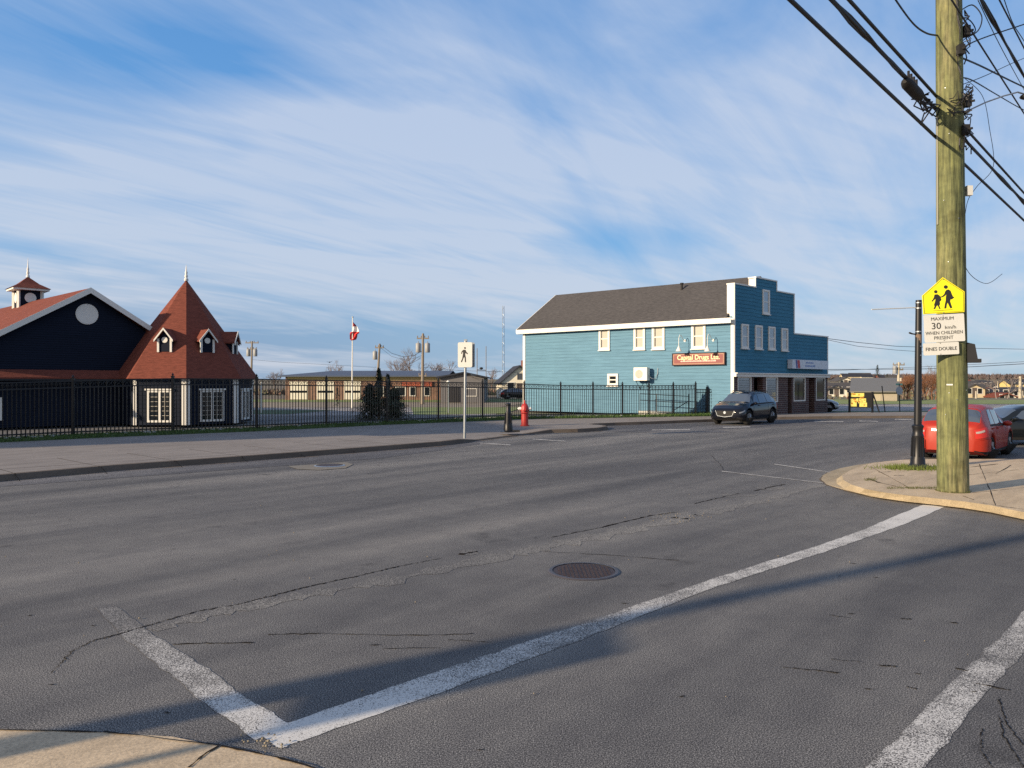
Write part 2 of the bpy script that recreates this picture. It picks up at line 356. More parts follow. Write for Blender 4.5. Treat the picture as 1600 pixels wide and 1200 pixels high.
def window(fr, r, parent, pane, fw=.10, sash=True, glassm=None, sill=True, mw=None, out=.05):
    a0, a1, b0, b1 = r; a0, a1 = min(a0, a1), max(a0, a1); W = mw or M_WHITE; k = .03
    f = MB(); ring(f, fr, a0, a1, b0, b1, fw, .0, k+out)
    if sill: f.fb(fr, a0-.04, a1+.04, b0-.05, b0-.002, 0, k+out+.05)
    o = f.build('window', W, parent)
    p = MB(); p.fb(fr, a0+fw, a1-fw, b0+fw, b1-fw, .0, k+.005)
    if pane is M_CREAM:          # a drawn blind leaves a dark strip of glass on its left
        p.build('pane', M_GLASS, o); q = MB(); q.fb(fr, a0+fw+.13*(a1-a0), a1-fw, b0+fw, b1-fw, k+.005, k+.012)
        q.fb(fr, a0+fw+.13*(a1-a0), a1-fw, b0+fw+.42*(b1-b0), b0+fw+.44*(b1-b0), k+.012, k+.02); q.build('blind', M_CREAM, o)
    else: p.build('pane', pane, o)
    if sash:
        s = MB(); m_ = (b0+b1)/2; s.fb(fr, a0+fw, a1-fw, m_-.03, m_+.03, k+.005, k+.025)
        ring(s, fr, a0+fw+.001, a1-fw-.001, b0+fw+.001, b1-fw-.001, .035, k+.005, k+.018); s.build('sash', W, o)
    return o
# ------------------------------------------------------------------ ground, road, pavements
def tz(d):                       # height of the valley and slope on the right
    pr = [(0, 0), (88, 0), (110, -.35), (150, -1.0), (220, -2.0), (300, -1.2), (480, 1.2), (700, 6.5), (1100, 9), (9000, 13)]
    for (d0, z0), (d1, z1) in zip(pr[:-1], pr[1:]):
        if d <= d1: return z0+(z1-z0)*(d-d0)/(d1-d0)
def terrain():
    mb = MB(); pr = [(-60, 0), (0, 0), (60, 0), (85, 0), (110, 0), (150, .0), (220, .3), (300, .9), (480, 3.2), (700, 6.5), (1100, 9), (2000, 12), (6000, 14)]
    xs = [-4000, -1500, -800, -400, -200, -120, -60, -30, 0, 30, 60, 120, 200, 300, 400, 600, 800, 1200, 2500, 5000]; xs = sorted(set(xs+[34, 42, 52, 70, 85, 100, 150, 170, 250]))
    for d, z in pr:
        for x in xs:
            rt_ = d > 60 and x/max(d, 1) > .36
            mb.v.append(Vector((x, d, -.03+(tz(d) if rt_ and d < 2000 else z*.75)+(rng.uniform(-.5, .5) if d > 400 else 0))))
    n = len(xs)
    for i in range(len(pr)-1):
        for j in range(n-1): mb.f.append((i*n+j, i*n+j+1, (i+1)*n+j+1, (i+1)*n+j)); mb.m.append(0)
    m_, nt, b = nodes('terrain')
    a = ntex(nt, .02, 5, .65); f = ntex(nt, .25, 5, .7); h = ntex(nt, 6, 3, .7)
    c = ramp(nt, a, [(.3, (.10, .075, .05)), (.45, (.17, .13, .085)), (.6, (.09, .10, .045)), (.75, (.15, .10, .075))])
    c = mixc(nt, 1.0, c, ramp(nt, f, [(.3, (.6, .6, .6)), (.7, (1.3, 1.3, 1.3))]), 'MULTIPLY')
    nt.links.new(c, b.inputs['Base Color']); b.inputs['Roughness'].default_value = .95; bump(nt, b, h, .5, .05)
    struct(mb.build('ground', m_))
terrain()
def sheet(name, pts, m_, z, kind='structure'):
    mb = MB(); mb.poly([Vector((p[0], p[1], z)) for p in pts]); o = mb.build(name, m_); o['kind'] = kind
    bm = bmesh.new(); bm.from_mesh(o.data); bmesh.ops.recalc_face_normals(bm, faces=bm.faces)
    for f in bm.faces:
        if f.normal.z < 0: f.normal_flip()
    bmesh.ops.triangulate(bm, faces=bm.faces); bm.to_mesh(o.data); bm.free(); return o
sheet('road', [(-70, -25), (70, -25), (90, 43.5), (90, 52), (14, 50), (-2, 46), (-70, 40)], M_ROAD, 0)
sheet('road', [(12, 52.0), (95, 52.6), (110, 70), (20, 68)], M_LOT, .0)
# far pavement: kerb foot points in the picture, kerb top, pavement surface up to the grass
foot = [(-320, 782), (0, 752.5), (180, 736), (400, 719.5), (560, 707), (690, 696.5), (722, 692.5), (748, 688.5), (780, 684.5), (822, 679), (862, 676.5), (903, 675.5), (936, 673.5), (950, 671), (946, 669), (925, 667.5), (928, 666.5), (960, 665), (1000, 663.6), (1105, 659.5), (1215, 655.5), (1300, 654.2), (1400, 653.4), (1500, 653), (1800, 652.5)]
edge = [(-320, 712), (0, 691.5), (200, 682), (400, 674), (600, 664), (728, 658.8), (820, 655), (940, 653), (1060, 651), (1130, 650), (1142, 649.6)]
KH = .13
fp = [G(x, y) for x, y in foot]
def inward(pts, d):
    out = []
    for i, p in enumerate(pts):
        t = (pts[min(i+1, len(pts)-1)]-pts[max(i-1, 0)]).normalized(); out.append(p+Vector((-t.y, t.x, 0))*d)
    return out
def kh(px):                      # kerb height: dropped to almost nothing at the crossing ramp
    if 738 < px < 830: return .03
    return KH
ft = [Vector((p.x, p.y, kh(f[0]))) for p, f in zip(inward(fp, .03), foot)]
fk = [Vector((p.x, p.y, kh(f[0])+.004)) for p, f in zip(inward(fp, .17), foot)]
mb = MB()
for i in range(len(fp)-1):
    mb.add([fp[i]-V(0, 0, .05), fp[i+1]-V(0, 0, .05), ft[i+1], ft[i]], [(0, 1, 2, 3)]); mb.add([ft[i], ft[i+1], fk[i+1], fk[i]], [(0, 1, 2, 3)])
kerb = struct(mb.build('kerb', M_KERB))
ep = [G(x, y, KH) for x, y in edge]
far_edge = ep+[V(19.4, 46.3, KH), V(22, 47, KH), V(60, 47.2, KH), V(60, 44, KH)]
mb = MB(); poly = fk[:-1]+[V(60, 43.5, KH)]+far_edge[::-1][1:]
struct(sheet('pavement', [(p.x, p.y) for p in poly], M_WALK, KH-.002))
# drape pavement to the ramp: push low the vertices that belong to the ramp
pv = [o for o in COL.objects if o.name.startswith('pavement')][-1]
for v in pv.data.vertices:
    for p in fk:
        if abs(v.co.x-p.x) < 1e-4 and abs(v.co.y-p.y) < 1e-4: v.co.z = p.z-.002
# paving joints and slabs as thin cracks are laid below; darker, bluer asphalt strips by the kerb and bay
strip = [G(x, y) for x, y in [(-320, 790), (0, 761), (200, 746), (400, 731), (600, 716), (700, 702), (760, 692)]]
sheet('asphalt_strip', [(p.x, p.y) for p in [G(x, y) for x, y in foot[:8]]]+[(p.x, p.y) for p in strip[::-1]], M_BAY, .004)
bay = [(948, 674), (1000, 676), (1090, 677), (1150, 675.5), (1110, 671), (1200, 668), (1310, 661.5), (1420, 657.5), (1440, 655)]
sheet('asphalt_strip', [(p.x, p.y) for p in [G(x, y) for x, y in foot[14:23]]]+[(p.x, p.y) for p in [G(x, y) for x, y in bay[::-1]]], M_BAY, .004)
# corner pavement on the right
outer = [(1430, 718.3), (1400, 720), (1368, 722.5), (1340, 726.5), (1312, 732), (1296, 737), (1285, 743), (1282, 749), (1292, 757.5), (1320, 766), (1360, 776), (1400, 782.5), (1450, 788), (1500, 794), (1545, 801), (1600, 812), (1700, 836), (1900, 890)]
inner = [(1432, 717.4), (1412, 718.2), (1380, 721), (1355, 725), (1338, 730), (1325, 736), (1316, 743), (1318, 750), (1330, 757), (1352, 764), (1385, 770), (1425, 775), (1470, 779.5), (1510, 784), (1550, 790), (1603, 801), (1703, 824), (1904, 876)]
op = [G(*p) for p in outer]+[V(30, 4.6, 0)]; ip = [G(x, y, KH) for x, y in inner]+[V(30, 4.9, KH)]
mb = MB()
for i in range(len(op)-1):
    a, b_ = op[i], op[i+1]; c, d = ip[i+1], ip[i]
    a1 = a.lerp(V(d.x, d.y, 0), .72)+V(0, 0, .022); b1 = b_.lerp(V(c.x, c.y, 0), .72)+V(0, 0, .022)
    mb.add([a+V(0, 0, .004), b_+V(0, 0, .004), b1, a1], [(0, 1, 2, 3)]); mb.add([a1, b1, c, d], [(0, 1, 2, 3)])
struct(mb.build('corner_kerb', M_CORNERK))
poly = [(p.x, p.y) for p in ip]+[(40, 5), (40, 18.2), (12, 18.05)]
struct(sheet('corner_pavement', poly, M_CORNER, KH-.001))
mb = MB(); mb.add([V(9.6, 18.05, KH-.001), V(40, 18.2, KH-.001), V(40, 18.25, -.01), V(9.6, 18.1, -.01)], [(0, 1, 2, 3)]); struct(mb.build('corner_kerb', M_CORNERK))
# near pavement, bottom left
near = [(-500, 1130), (0, 1139), (90, 1141), (160, 1144), (270, 1151), (345, 1166), (430, 1183), (500, 1203), (620, 1250)]
npz = [G(x, y, .012) for x, y in near]
struct(sheet('near_pavement', [(p.x, p.y) for p in npz]+[(1.5, 1.2), (3, -12), (-20, -12), (-20, 4)], M_CORNER, .012))
def strip_line(pts, wds, jag=0.0, sub=1):
    a, b_ = [], []
    pp = []
    for i in range(len(pts)-1):
        for k in range(sub): pp.append((pts[i].lerp(pts[i+1], k/sub), wds[i]*(1-k/sub)+wds[i+1]*k/sub))
    pp.append((pts[-1], wds[-1]))
    pp = [(p+Vector((rng.gauss(0, 1), rng.gauss(0, 1), 0))*jag, w_) for p, w_ in pp]
    for i, (p, w_) in enumerate(pp):
        t = (pp[min(i+1, len(pp)-1)][0]-pp[max(i-1, 0)][0]); t = t.normalized() if t.length > 1e-6 else V(1, 0, 0)
        n = Vector((-t.y, t.x, 0)); ww = w_*(rng.uniform(.15, 1.7) if jag else 1); a.append(p+n*ww/2); b_.append(p-n*ww/2)
    return a, b_
def line_mesh(mb, pxs, wds, z, jag=0.0, sub=1, zg=0.0):
    z0_ = z if zg else max(.0012, z*.55)
    pts = [G(x, y, zg) for x, y in pxs]; wds = wds if isinstance(wds, list) else [wds]*len(pts)
    a, b_ = strip_line(pts, wds, jag, sub)
    for i in range(len(a)-1):
        z = z0_+.00012*(i % 5)
        mb.add([V(b_[i].x, b_[i].y, z), V(b_[i+1].x, b_[i+1].y, z), V(a[i+1].x, a[i+1].y, z), V(a[i].x, a[i].y, z)], [(0, 1, 2, 3)])
def quad_sheet(name, up, lo, wear, z=.0025, sub=10):
    a = [G(*p) for p in up]; b_ = [G(*p) for p in lo]; mb = MB(); ws_ = []
    rows = []
    for i in range(len(a)-1):
        for k in range(sub): f = k/sub; rows.append((a[i].lerp(a[i+1], f), b_[i].lerp(b_[i+1], f), wear[i]*(1-f)+wear[i+1]*f))
    rows.append((a[-1], b_[-1], wear[-1]))
    for p, q, w_ in rows:
        j = Vector((rng.gauss(0, .006), rng.gauss(0, .006), 0))
        for t in (0, .12, .88, 1):
            r_ = p.lerp(q, t)+(j if t in (0, 1) else j*0); mb.v.append(V(r_.x, r_.y, z)); ws_.append(w_+(.10 if t in (0, 1) else 0))
    for i in range(len(rows)-1):
        for t in range(3): mb.f.append((i*4+t+1, (i+1)*4+t+1, (i+1)*4+t, i*4+t)); mb.m.append(0)
    o = struct(mb.build(name, M_PAINT)); at = o.data.attributes.new('wear', 'FLOAT', 'POINT'); at.data.foreach_set('value', ws_); return o
quad_sheet('road_marking', [(184, 949), (240, 992), (318, 1040), (385, 1090), (452, 1131)], [(148, 950), (196, 1000), (258, 1048), (322, 1100), (400, 1157)], [.78, .64, .58, .46, .30])
quad_sheet('road_marking', [(404, 1146), (452, 1129), (700, 1044), (925, 969), (1100, 909), (1280, 852), (1345, 829), (1400, 806), (1442, 789)], [(436, 1171), (470, 1158), (706, 1077), (930, 991), (1103, 923), (1285, 864), (1352, 841), (1420, 817), (1478, 791.5)], [.30, .28, .46, .60, .50, .42, .50, .26, .22], z=.0032)
quad_sheet('road_marking', [(1290, 1265), (1354, 1200), (1483, 1070), (1562, 996), (1600, 953), (1680, 880)], [(1390, 1265), (1446, 1200), (1540, 1084), (1588, 1034), (1622, 996), (1710, 905)], [.5, .46, .50, .60, .50, .5])
for q_ in ([(1128, 736.5), (1200, 745), (1286, 755)], [(1210, 725.5), (1298, 738.5)], [(750, 692.5), (798, 695.5)], [(832, 686.3), (884, 689.6)], [(1018, 672), (1078, 671.2)], [(1130, 668), (1172, 667)], [(1272, 658.3), (1318, 658.8)], [(1342, 658), (1372, 658.3)], [(1398, 655.6), (1424, 655.6)]):
    h_ = .55; quad_sheet('road_marking', [(x, y-h_) for x, y in q_], [(x, y+h_) for x, y in q_], [.50]*len(q_), z=.0062, sub=4)
# paler repair seam, cracks, potholes
mb = MB()
line_mesh(mb, [(235, 985), (340, 957), (480, 930), (640, 900), (800, 866), (900, 845), (1050, 813), (1180, 785), (1290, 757)], [.10, .2, .24, .26, .28, .30, .28, .24, .18], .004, .009, 12)
struct(mb.build('road_seam', M_SEAM))
mb = MB()
line_mesh(mb, [(80, 1052), (115, 1016), (150, 1000), (187, 991), (230, 978), (310, 955), (370, 945), (430, 930), (480, 917), (560, 900), (625, 885), (690, 872)], [.005, .008, .010, .014, .012, .014, .012, .018, .016, .014, .016, .005], .007, .008, 26)
line_mesh(mb, [(720, 866), (745, 862)], .05, .007, .01, 6)
line_mesh(mb, [(860, 840), (940, 824), (1015, 806), (1060, 800)], [.012, .022, .03, .03], .007, .008, 12)
line_mesh(mb, [(1085, 787), (1120, 779), (1160, 770)], .02, .007, .012, 10)
line_mesh(mb, [(1178, 767), (1225, 757)], .03, .007, .02, 14)
line_mesh(mb, [(1132, 736), (1122, 722), (1112, 712)], .010, .007, .012, 12)
line_mesh(mb, [(270, 1007), (330, 1005), (400, 1004)], .014, .007, .006, 8); line_mesh(mb, [(420, 992), (500, 990), (620, 993), (740, 991)], .010, .007, .006, 8)
line_mesh(mb, [(850, 862), (960, 868), (1060, 876)], .010, .007, .006, 8)
for x0, y0, x1, y1, w_ in ((1224, 1043, 1312, 1052, .022), (1300, 1031, 1345, 1034, .012), (1376, 1040, 1402, 1042, .028), (1294, 961, 1330, 966, .014), (1408, 967, 1424, 968, .03), (1486, 973, 1496, 974, .03), (1526, 1069, 1580, 1079, .02), (1418, 1074, 1432, 1077, .02), (1494, 1045, 1512, 1048, .02), (700, 1000, 770, 1004, .012), (600, 1014, 690, 1012, .010)):
    line_mesh(mb, [(x0, y0), ((x0+x1)/2, (y0+y1)/2), (x1, y1)], w_*.6, .008, .005, 7)
line_mesh(mb, [(1562, 1120), (1568, 1150), (1590, 1185), (1600, 1200)], .006, .007, .004, 14); line_mesh(mb, [(1535, 1140), (1532, 1172), (1550, 1200)], .005, .007, .004, 14)
line_mesh(mb, [(1560, 1090), (1572, 1130), (1600, 1165)], .006, .007, .004, 14)
struct(mb.build('road_crack', M_CRACK))
for k in range(90):                                     # short tar nicks scattered on the carriageway
    pass
mb = MB()
for k in range(90):
    x = rng.uniform(-8, 12); y = rng.uniform(3.6, 16); l_ = rng.uniform(.01, .05); a = rng.uniform(-.4, .4)
    if x > 7 and y > 9: continue
    w_ = rng.uniform(.004, .012); c, s_ = math.cos(a), math.sin(a)
    mb.add([V(x-c*l_, y-s_*l_, .0045), V(x+s_*w_, y-c*w_, .0045), V(x+c*l_, y+s_*l_, .0045), V(x-s_*w_*.6, y+c*w_*.6, .0045)], [(0, 1, 2, 3)])
struct(mb.build('road_nick', M_CRACK))
mb = MB()
for cx, cy, rx, ry in ((1052, 806, 46, 7), (1150, 774, 30, 3.5), (1205, 762, 26, 4), (733, 863, 18, 5), (1060, 812, 20, 4)):
    p = [G(cx+rx*math.cos(t/14*6.283)*rng.uniform(.6, 1.1), cy+ry*math.sin(t/14*6.283)*rng.uniform(.6, 1.1)) for t in range(14)]
    mb.poly([V(q.x, q.y, .0022) for q in p][::-1])
struct(mb.build('road_patch', M_SEAM))
mb = MB()
for k in range(150):
    if k < 50: c = G(rng.gauss(1055, 26), rng.gauss(808, 4))
    elif k < 75: c = G(rng.gauss(410, 22), rng.gauss(1160, 6))
    else: c = V(rng.uniform(-6, 8), rng.uniform(3.5, 14), 0)
    if c.y < 2.5: continue
    r_ = rng.uniform(.003, .010); mb.ball((c.x, c.y, .008+r_*.4), (r_, r_*rng.uniform(.6, 1.2), r_*.7), 5)
o = mb.build('loose_gravel', mat('gravel', (.22, .19, .14), .9, var=.5, scale=20), smooth=80); tag(o, 'small loose stones lying about the cracked asphalt', 'gravel', kind='stuff')
mb = MB()
for i in range(6): pass
gp_ = [(foot[i][0], foot[i][1]+.9) for i in range(1, 17)]
line_mesh(mb, gp_, .07, .010, .012, 8); line_mesh(mb, [(x, y+1.2) for x, y in outer[5:16]], .03, .008, .010, 8)
struct(mb.build('gutter_grit', M_DIRT))
# pavement joints
mb = MB()
for q_ in ([(1360, 729), (1420, 762)], [(1420, 719), (1463, 734)], [(1513, 742), (1600, 733)], [(1520, 770), (1600, 762)], [(1556, 790), (1530, 725)]): line_mesh(mb, q_, .010, KH+.003, .003, 14, KH)
for t in (1, 2, 3, 4, 5, 6, 7, 8, 9, 10, 11, 12): 
    a = fp[0].lerp(fp[5], t/9) if t < 9 else fp[5].lerp(fp[13], (t-9)/4)
    q = a+Vector((-.74, .67, 0))*3.2
    aa = a+Vector((-.74, .67, 0))*.2
    n = Vector((.67, .74, 0))*.008
    mb.add([V(*(aa-n).xy, KH+.003), V(*(aa+n).xy, KH+.003), V(*(q+n).xy, KH+.003), V(*(q-n).xy, KH+.003)], [(0, 1, 2, 3)])
    mb.add([a-n+V(.01, -.012, 0), a+n+V(.01, -.012, 0), aa+n+V(-.12, .10, KH), aa-n+V(-.12, .10, KH)], [(0, 1, 2, 3)])
line_mesh(mb, [(-100, 740), (100, 727), (185, 721), (400, 708.5), (560, 697)], .012, KH+.0062, .002, 4, KH)
line_mesh(mb, [(1356, 748), (1373, 754)], .05, KH+.004, .006, 6, KH); line_mesh(mb, [(1373, 754), (1405, 761), (1450, 764), (1466, 765)], .018, KH+.004, .008, 8, KH)
line_mesh(mb, [(1372, 738), (1392, 737)], .02, KH+.004, .006, 6, KH); line_mesh(mb, [(1396, 743), (1412, 743)], .02, KH+.004, .006, 6, KH)
line_mesh(mb, [(1504, 775), (1522, 781)], .016, KH+.004, .004, 6, KH); line_mesh(mb, [(1535, 786), (1570, 792), (1600, 796)], .014, KH+.004, .004, 6, KH)
line_mesh(mb, [(1555, 741), (1580, 727)], .014, KH+.004, .004, 6, KH); line_mesh(mb, [(1515, 730), (1560, 725)], .03, KH+.004, .004, 6, KH)
line_mesh(mb, [(160, 1144), (345, 1166)], .014, .018, .003, 6, .012); line_mesh(mb, [(342, 1166), (318, 1180), (295, 1200)], .012, .016, .002, 4, .012)
line_mesh(mb, [(-60, 1140), (160, 1144)], .012, .016, .003, 6, .012); line_mesh(mb, [(345, 1166), (430, 1183), (500, 1203)], .014, .016, .003, 6, .012)
struct(mb.build('pavement_crack', M_CRACK))
# ------------------------------------------------------------------ grass
def grass(name, label, pts, n, h, mat_, spread):
    mb = MB()
    for k in range(n):
        i = rng.random()*(len(pts)-1); a = pts[int(i)]; b_ = pts[min(int(i)+1, len(pts)-1)]; p = a.lerp(b_, i-int(i)); s_ = spread(p)
        hh = h*rng.uniform(.4, 1.2)*(1.7 if rng.random() < .04 else 1); an = rng.uniform(0, 6.28); w_ = .012; dx, dy = math.cos(an)*w_, math.sin(an)*w_
        lean = Vector((rng.gauss(0, .25), rng.gauss(0, .25), 1))*hh
        q = p+s_
        mb.add([q+V(dx, dy, 0), q-V(dx, dy, 0), q+lean], [(0, 1, 2)])
    o = mb.build(name, mat_); tag(o, label, 'grass', kind='stuff'); return o
inn = Vector((-.70, .71, 0))
turf = MB(); base_edge = ep
for i in range(len(base_edge)-1):
    a, b_ = base_edge[i], base_edge[i+1]
    turf.add([a+V(0, 0, -.02), b_+V(0, 0, -.02), b_+inn*.25+V(0, 0, .07), a+inn*.25+V(0, 0, .07)], [(0, 1, 2, 3)])
    turf.add([a+inn*.25+V(0, 0, .07), b_+inn*.25+V(0, 0, .07), b_+inn*1.6+V(0, 0, .06), a+inn*1.6+V(0, 0, .06)], [(0, 1, 2, 3)])
    turf.add([a+inn*1.6+V(0, 0, .06), b_+inn*1.6+V(0, 0, .06), b_+inn*2.4+V(0, 0, -.16), a+inn*2.4+V(0, 0, -.16)], [(0, 1, 2, 3)])
struct(turf.build('verge', M_TURF))
grass('grass', 'dark green uncut grass along the foot of the black iron fence', ep, 26000, .14, M_GRASS, lambda p: inn*rng.uniform(0, 1.1)+V(0, 0, .02))
mb = MB()
for k in range(230):                                   # leaves and litter caught under the fence
    i = rng.random()**1.3*7.5; a = ep[int(i)].lerp(ep[int(i)+1], i-int(i))+inn*rng.uniform(.3, 1.3)+V(0, 0, .10)
    s_ = rng.uniform(.02, .07); mb.ball(a, (s_*1.6, s_, s_*.5), 5)
tag(mb.build('dead_leaves', mat('pale_leaf', (.36, .36, .37), .8, var=.4, scale=9)), 'pale dead leaves and litter caught at the foot of the iron fence', 'litter', kind='stuff')
# ------------------------------------------------------------------ black iron fence
posts_px = [(-72, 590), (114, 586), (270, 583), (401, 584.5), (510, 587), (605, 589), (685, 590.5), (754, 592), (819, 594), (876, 596), (926.5, 596), (972.5, 596.5), (1014, 597), (1052, 596.5), (1087, 596)]
def edge_at(px):
    for i in range(len(edge)-1):
        if edge[i][0] <= px <= edge[i+1][0]:
            t = (px-edge[i][0])/(edge[i+1][0]-edge[i][0]); return edge[i][1]*(1-t)+edge[i+1][1]*t
fence = thing('iron_fence', 'long black iron picket fence with scrollwork along the far pavement', 'fence', tuple(ep[3]))
fpos = []
for px, yt in posts_px:
    q = G(px, edge_at(px), KH); d = q.y+.62; base = Vector(((px-800)/F*d, d, .15)); top = P(px, yt, d).z; fpos.append((base, top))
for base, top in fpos:
    mb = MB(); mb.box((base.x, base.y, (top-.12+base.z)/2), (.085, .085, top-.12-base.z)); mb.box((base.x, base.y, top-.11), (.11, .11, .03))
    o = mb.build('post', M_BLACK, fence)
    f = MB(); f.lathe([(.03, 0), (.022, .02), (.045, .045), (.03, .075), (.008, .10), (.002, .13)], (base.x, base.y, top-.10), 8); f.build('finial', M_BLACK, o, smooth=40)
for i in range(len(fpos)-1):
    (a, ta), (b_, tb) = fpos[i], fpos[i+1]; L_ = (b_-a).length; t = (b_-a).normalized(); nn = Vector((-t.y, t.x, 0))
    ztop = lambda s: (ta-.20)*(1-s)+(tb-.20)*s
    zlow = lambda s: a.z*(1-s)+b_.z*s+.17
    def bar(mb, s0, s1, z0, z1, h, d):
        p, q = a.lerp(b_, s0), a.lerp(b_, s1); e = nn*d/2
        mb.hexa([V(p.x-e.x, p.y-e.y, z0-h/2), V(q.x-e.x, q.y-e.y, z1-h/2), V(q.x+e.x, q.y+e.y, z1-h/2), V(p.x+e.x, p.y+e.y, z0-h/2), V(p.x-e.x, p.y-e.y, z0+h/2), V(q.x-e.x, q.y-e.y, z1+h/2), V(q.x+e.x, q.y+e.y, z1+h/2), V(p.x+e.x, p.y+e.y, z0+h/2)])
    mb = MB()
    for f_ in (ztop,): bar(mb, 0, 1, f_(0), f_(1), .045, .04)
    bar(mb, 0, 1, ztop(0)-.21, ztop(1)-.21, .045, .04); bar(mb, 0, 1, zlow(0), zlow(1), .045, .04)
    n = max(8, round(L_/.125)) if i < 8 else 15
    for k in range(1, n):
        s = k/n; p = a.lerp(b_, s); r_ = .009
        z0, z1 = zlow(s)-.12, ztop(s)-.21
        if k % 2 == 0 or i < 1: z1 = ztop(s)
        mb.box((p.x, p.y, (z0+z1)/2), (.027, .027, z1-z0))
    mb.build('panel', M_BLACK, fence)
    sc = MB()
    for k in range(n//2 if i >= 1 else n):
        s = (k*2+1)/n if i >= 1 else (k+.5)/n
        if s > 1: break
        c = a.lerp(b_, s)+V(0, 0, 0); cz = ztop(s)-.105; rr = min(.07, L_/n*.48)
        for sg in (-1, 1):
            pts = [c+t*(sg*(.055+.0*u)+rr*.62*math.cos(u*5.0)*sg)+V(0, 0, cz-c.z+rr*math.sin(u*5.0)) for u in [v_/7 for v_ in range(8)]]
            sc.tube(pts, .011, 4)
    sc.build('scrollwork', M_BLACK, fence)
# low gate run between fence end and shop
gate = thing('iron_gate', 'low black iron gate section between the fence end and the blue shop', 'gate', tuple(fpos[-1][0]))
gp = [(1087, 609, 646, 41.7), (1104.8, 603, 648, 41.9), (1135.5, 602.5, 649, 41.6)]
gq = [(Vector(((x-800)/F*d, d, .14)), P(x, yt, d).z) for x, yt, yb, d in gp]
for base, top in gq[1:]:
    mb = MB(); mb.box((base.x, base.y, (top+base.z)/2-.04), (.11, .11, top-base.z-.08)); o = mb.build('post', M_BLACK, gate)
    f = MB(); f.lathe([(.06, 0), (.05, .03), (.012, .06), (.035, .09), (.002, .14)], (base.x, base.y, top-.08), 8); f.build('finial', M_BLACK, o, smooth=40)
for (a, ta), (b_, tb) in zip(gq[:-1], gq[1:]):
    mb = MB(); zt = P(1100, 608.5, 41.7).z
    for z in (zt, zt-.16, .32): mb.tube([V(a.x, a.y, z), V(b_.x, b_.y, z)], .022, 4)
    n = 7 if a is gq[0][0] else 9
    for k in range(1, n): p = a.lerp(b_, k/n); mb.box((p.x, p.y, (zt+.2)/2), (.024, .024, zt-.2))
    mb.build('panel', M_BLACK, gate)
# ------------------------------------------------------------------ drugstore (teal building)
C0 = V((1147-800)/F*41, 41, 0); CL = V((818-800)/F*50.4, 50.4, 0); CR = V((1293-800)/F*49.2, 49.2, 0)
UL = (CL-C0).normalized(); VR = (CR-C0).normalized(); LW = (CL-C0).length; LV = (CR-C0).length
nl = Vector((UL.y, -UL.x, 0)); nl = nl if nl.dot(-C0) > 0 else -nl     # outward normal of long side wall
nf = Vector((VR.y, -VR.x, 0)); nf = nf if nf.dot(-C0) > 0 else -nf     # outward normal of street front
FS = Fr(CL, -UL, nl)          # side wall: a from far-left corner towards the street corner
FF = Fr(C0, VR, nf)           # front
shop = thing('corner_shop', 'two storey teal clapboard shop with stepped false front and brick shopfront', 'building', tuple(C0))
eave = FS.hit(1140, 494)[1]; aM = FF.hit(1240.3, 598)[0]; half = aM/2
# ridge height from the picture
RB = C0+VR*half
def ray_on_line(px):      # t along UL from RB where the view ray of column px crosses
    k = (px-800)/F; return (k*RB.y-RB.x)/(UL.x-k*UL.y)
t1 = ray_on_line(1170); t0 = ray_on_line(872.6)
zr = CAMZ+(598-435.5)/F*(RB.y+UL.y*t1); zr0 = CAMZ+(598-465)/F*(RB.y+UL.y*t0); ridge = (zr+zr0)/2
eave_z = eave
mb = MB(); lap_wall(mb, FS, .0, LW, .1, eave_z, .2)
Fback = Fr(CL, VR, (UL))      # rear gable wall
mb.add([CL+V(0, 0, .0), CL+VR*aM, CL+VR*aM+V(0, 0, eave_z), CL+VR*half+V(0, 0, ridge-.08), CL+V(0, 0, eave_z)], [(0, 1, 2, 3, 4)])
mb.add([C0+VR*aM, CL+VR*aM, CL+VR*aM+V(0, 0, eave_z), C0+VR*aM+V(0, 0, eave_z)], [(0, 1, 2, 3)])
mb.build('side_wall', M_TEAL, shop)
# roof: two slopes with thickness and overhang
ov, rk = .34, .30
slope = (ridge-eave_z)/half
def rp(t, s, dz=0):   # t along UL from front, s across
    zz = eave_z+slope*s if s <= half else eave_z+slope*(2*half-s)
    return C0+UL*t+VR*s+V(0, 0, zz+dz)
mb = MB()
for s0, s1 in ((-ov, half), (half, aM+ov)):
    A, B, C_, D_ = rp(.28, s0), rp(LW+rk, s0), rp(LW+rk, s1), rp(.28, s1)
    if s1 > aM: A, B, C_, D_ = rp(.28, half), rp(LW+rk, half), rp(LW+rk, aM+ov), rp(.28, aM+ov)
    up = V(0, 0, .14); mb.hexa([A, B, C_, D_, A+up, B+up, C_+up, D_+up])
mb.build('roof', M_SHGREY, shop)
rf = shop.children[-1]
pv_ = rp(LW*.33, half*.8, .1); mb = MB(); mb.lathe([(.07, 0), (.07, .35), (.11, .36), (.11, .45)], pv_, 8); mb.build('vent_pipe', M_BLACKM, shop)
mb = MB(); za = eave_z-slope*ov
ff = Fr(C0-VR*ov, UL, nl)
mb.hexa([C0-VR*(ov+.02)+UL*.0+V(0, 0, za-.16), C0-VR*(ov+.02)+UL*(LW+rk)+V(0, 0, za-.16), C0-VR*(ov-.03)+UL*(LW+rk)+V(0, 0, za-.16), C0-VR*(ov-.03)+V(0, 0, za-.16),
         C0-VR*(ov+.02)+V(0, 0, za+.12), C0-VR*(ov+.02)+UL*(LW+rk)+V(0, 0, za+.12), C0-VR*(ov-.03)+UL*(LW+rk)+V(0, 0, za+.12), C0-VR*(ov-.03)+V(0, 0, za+.12)])
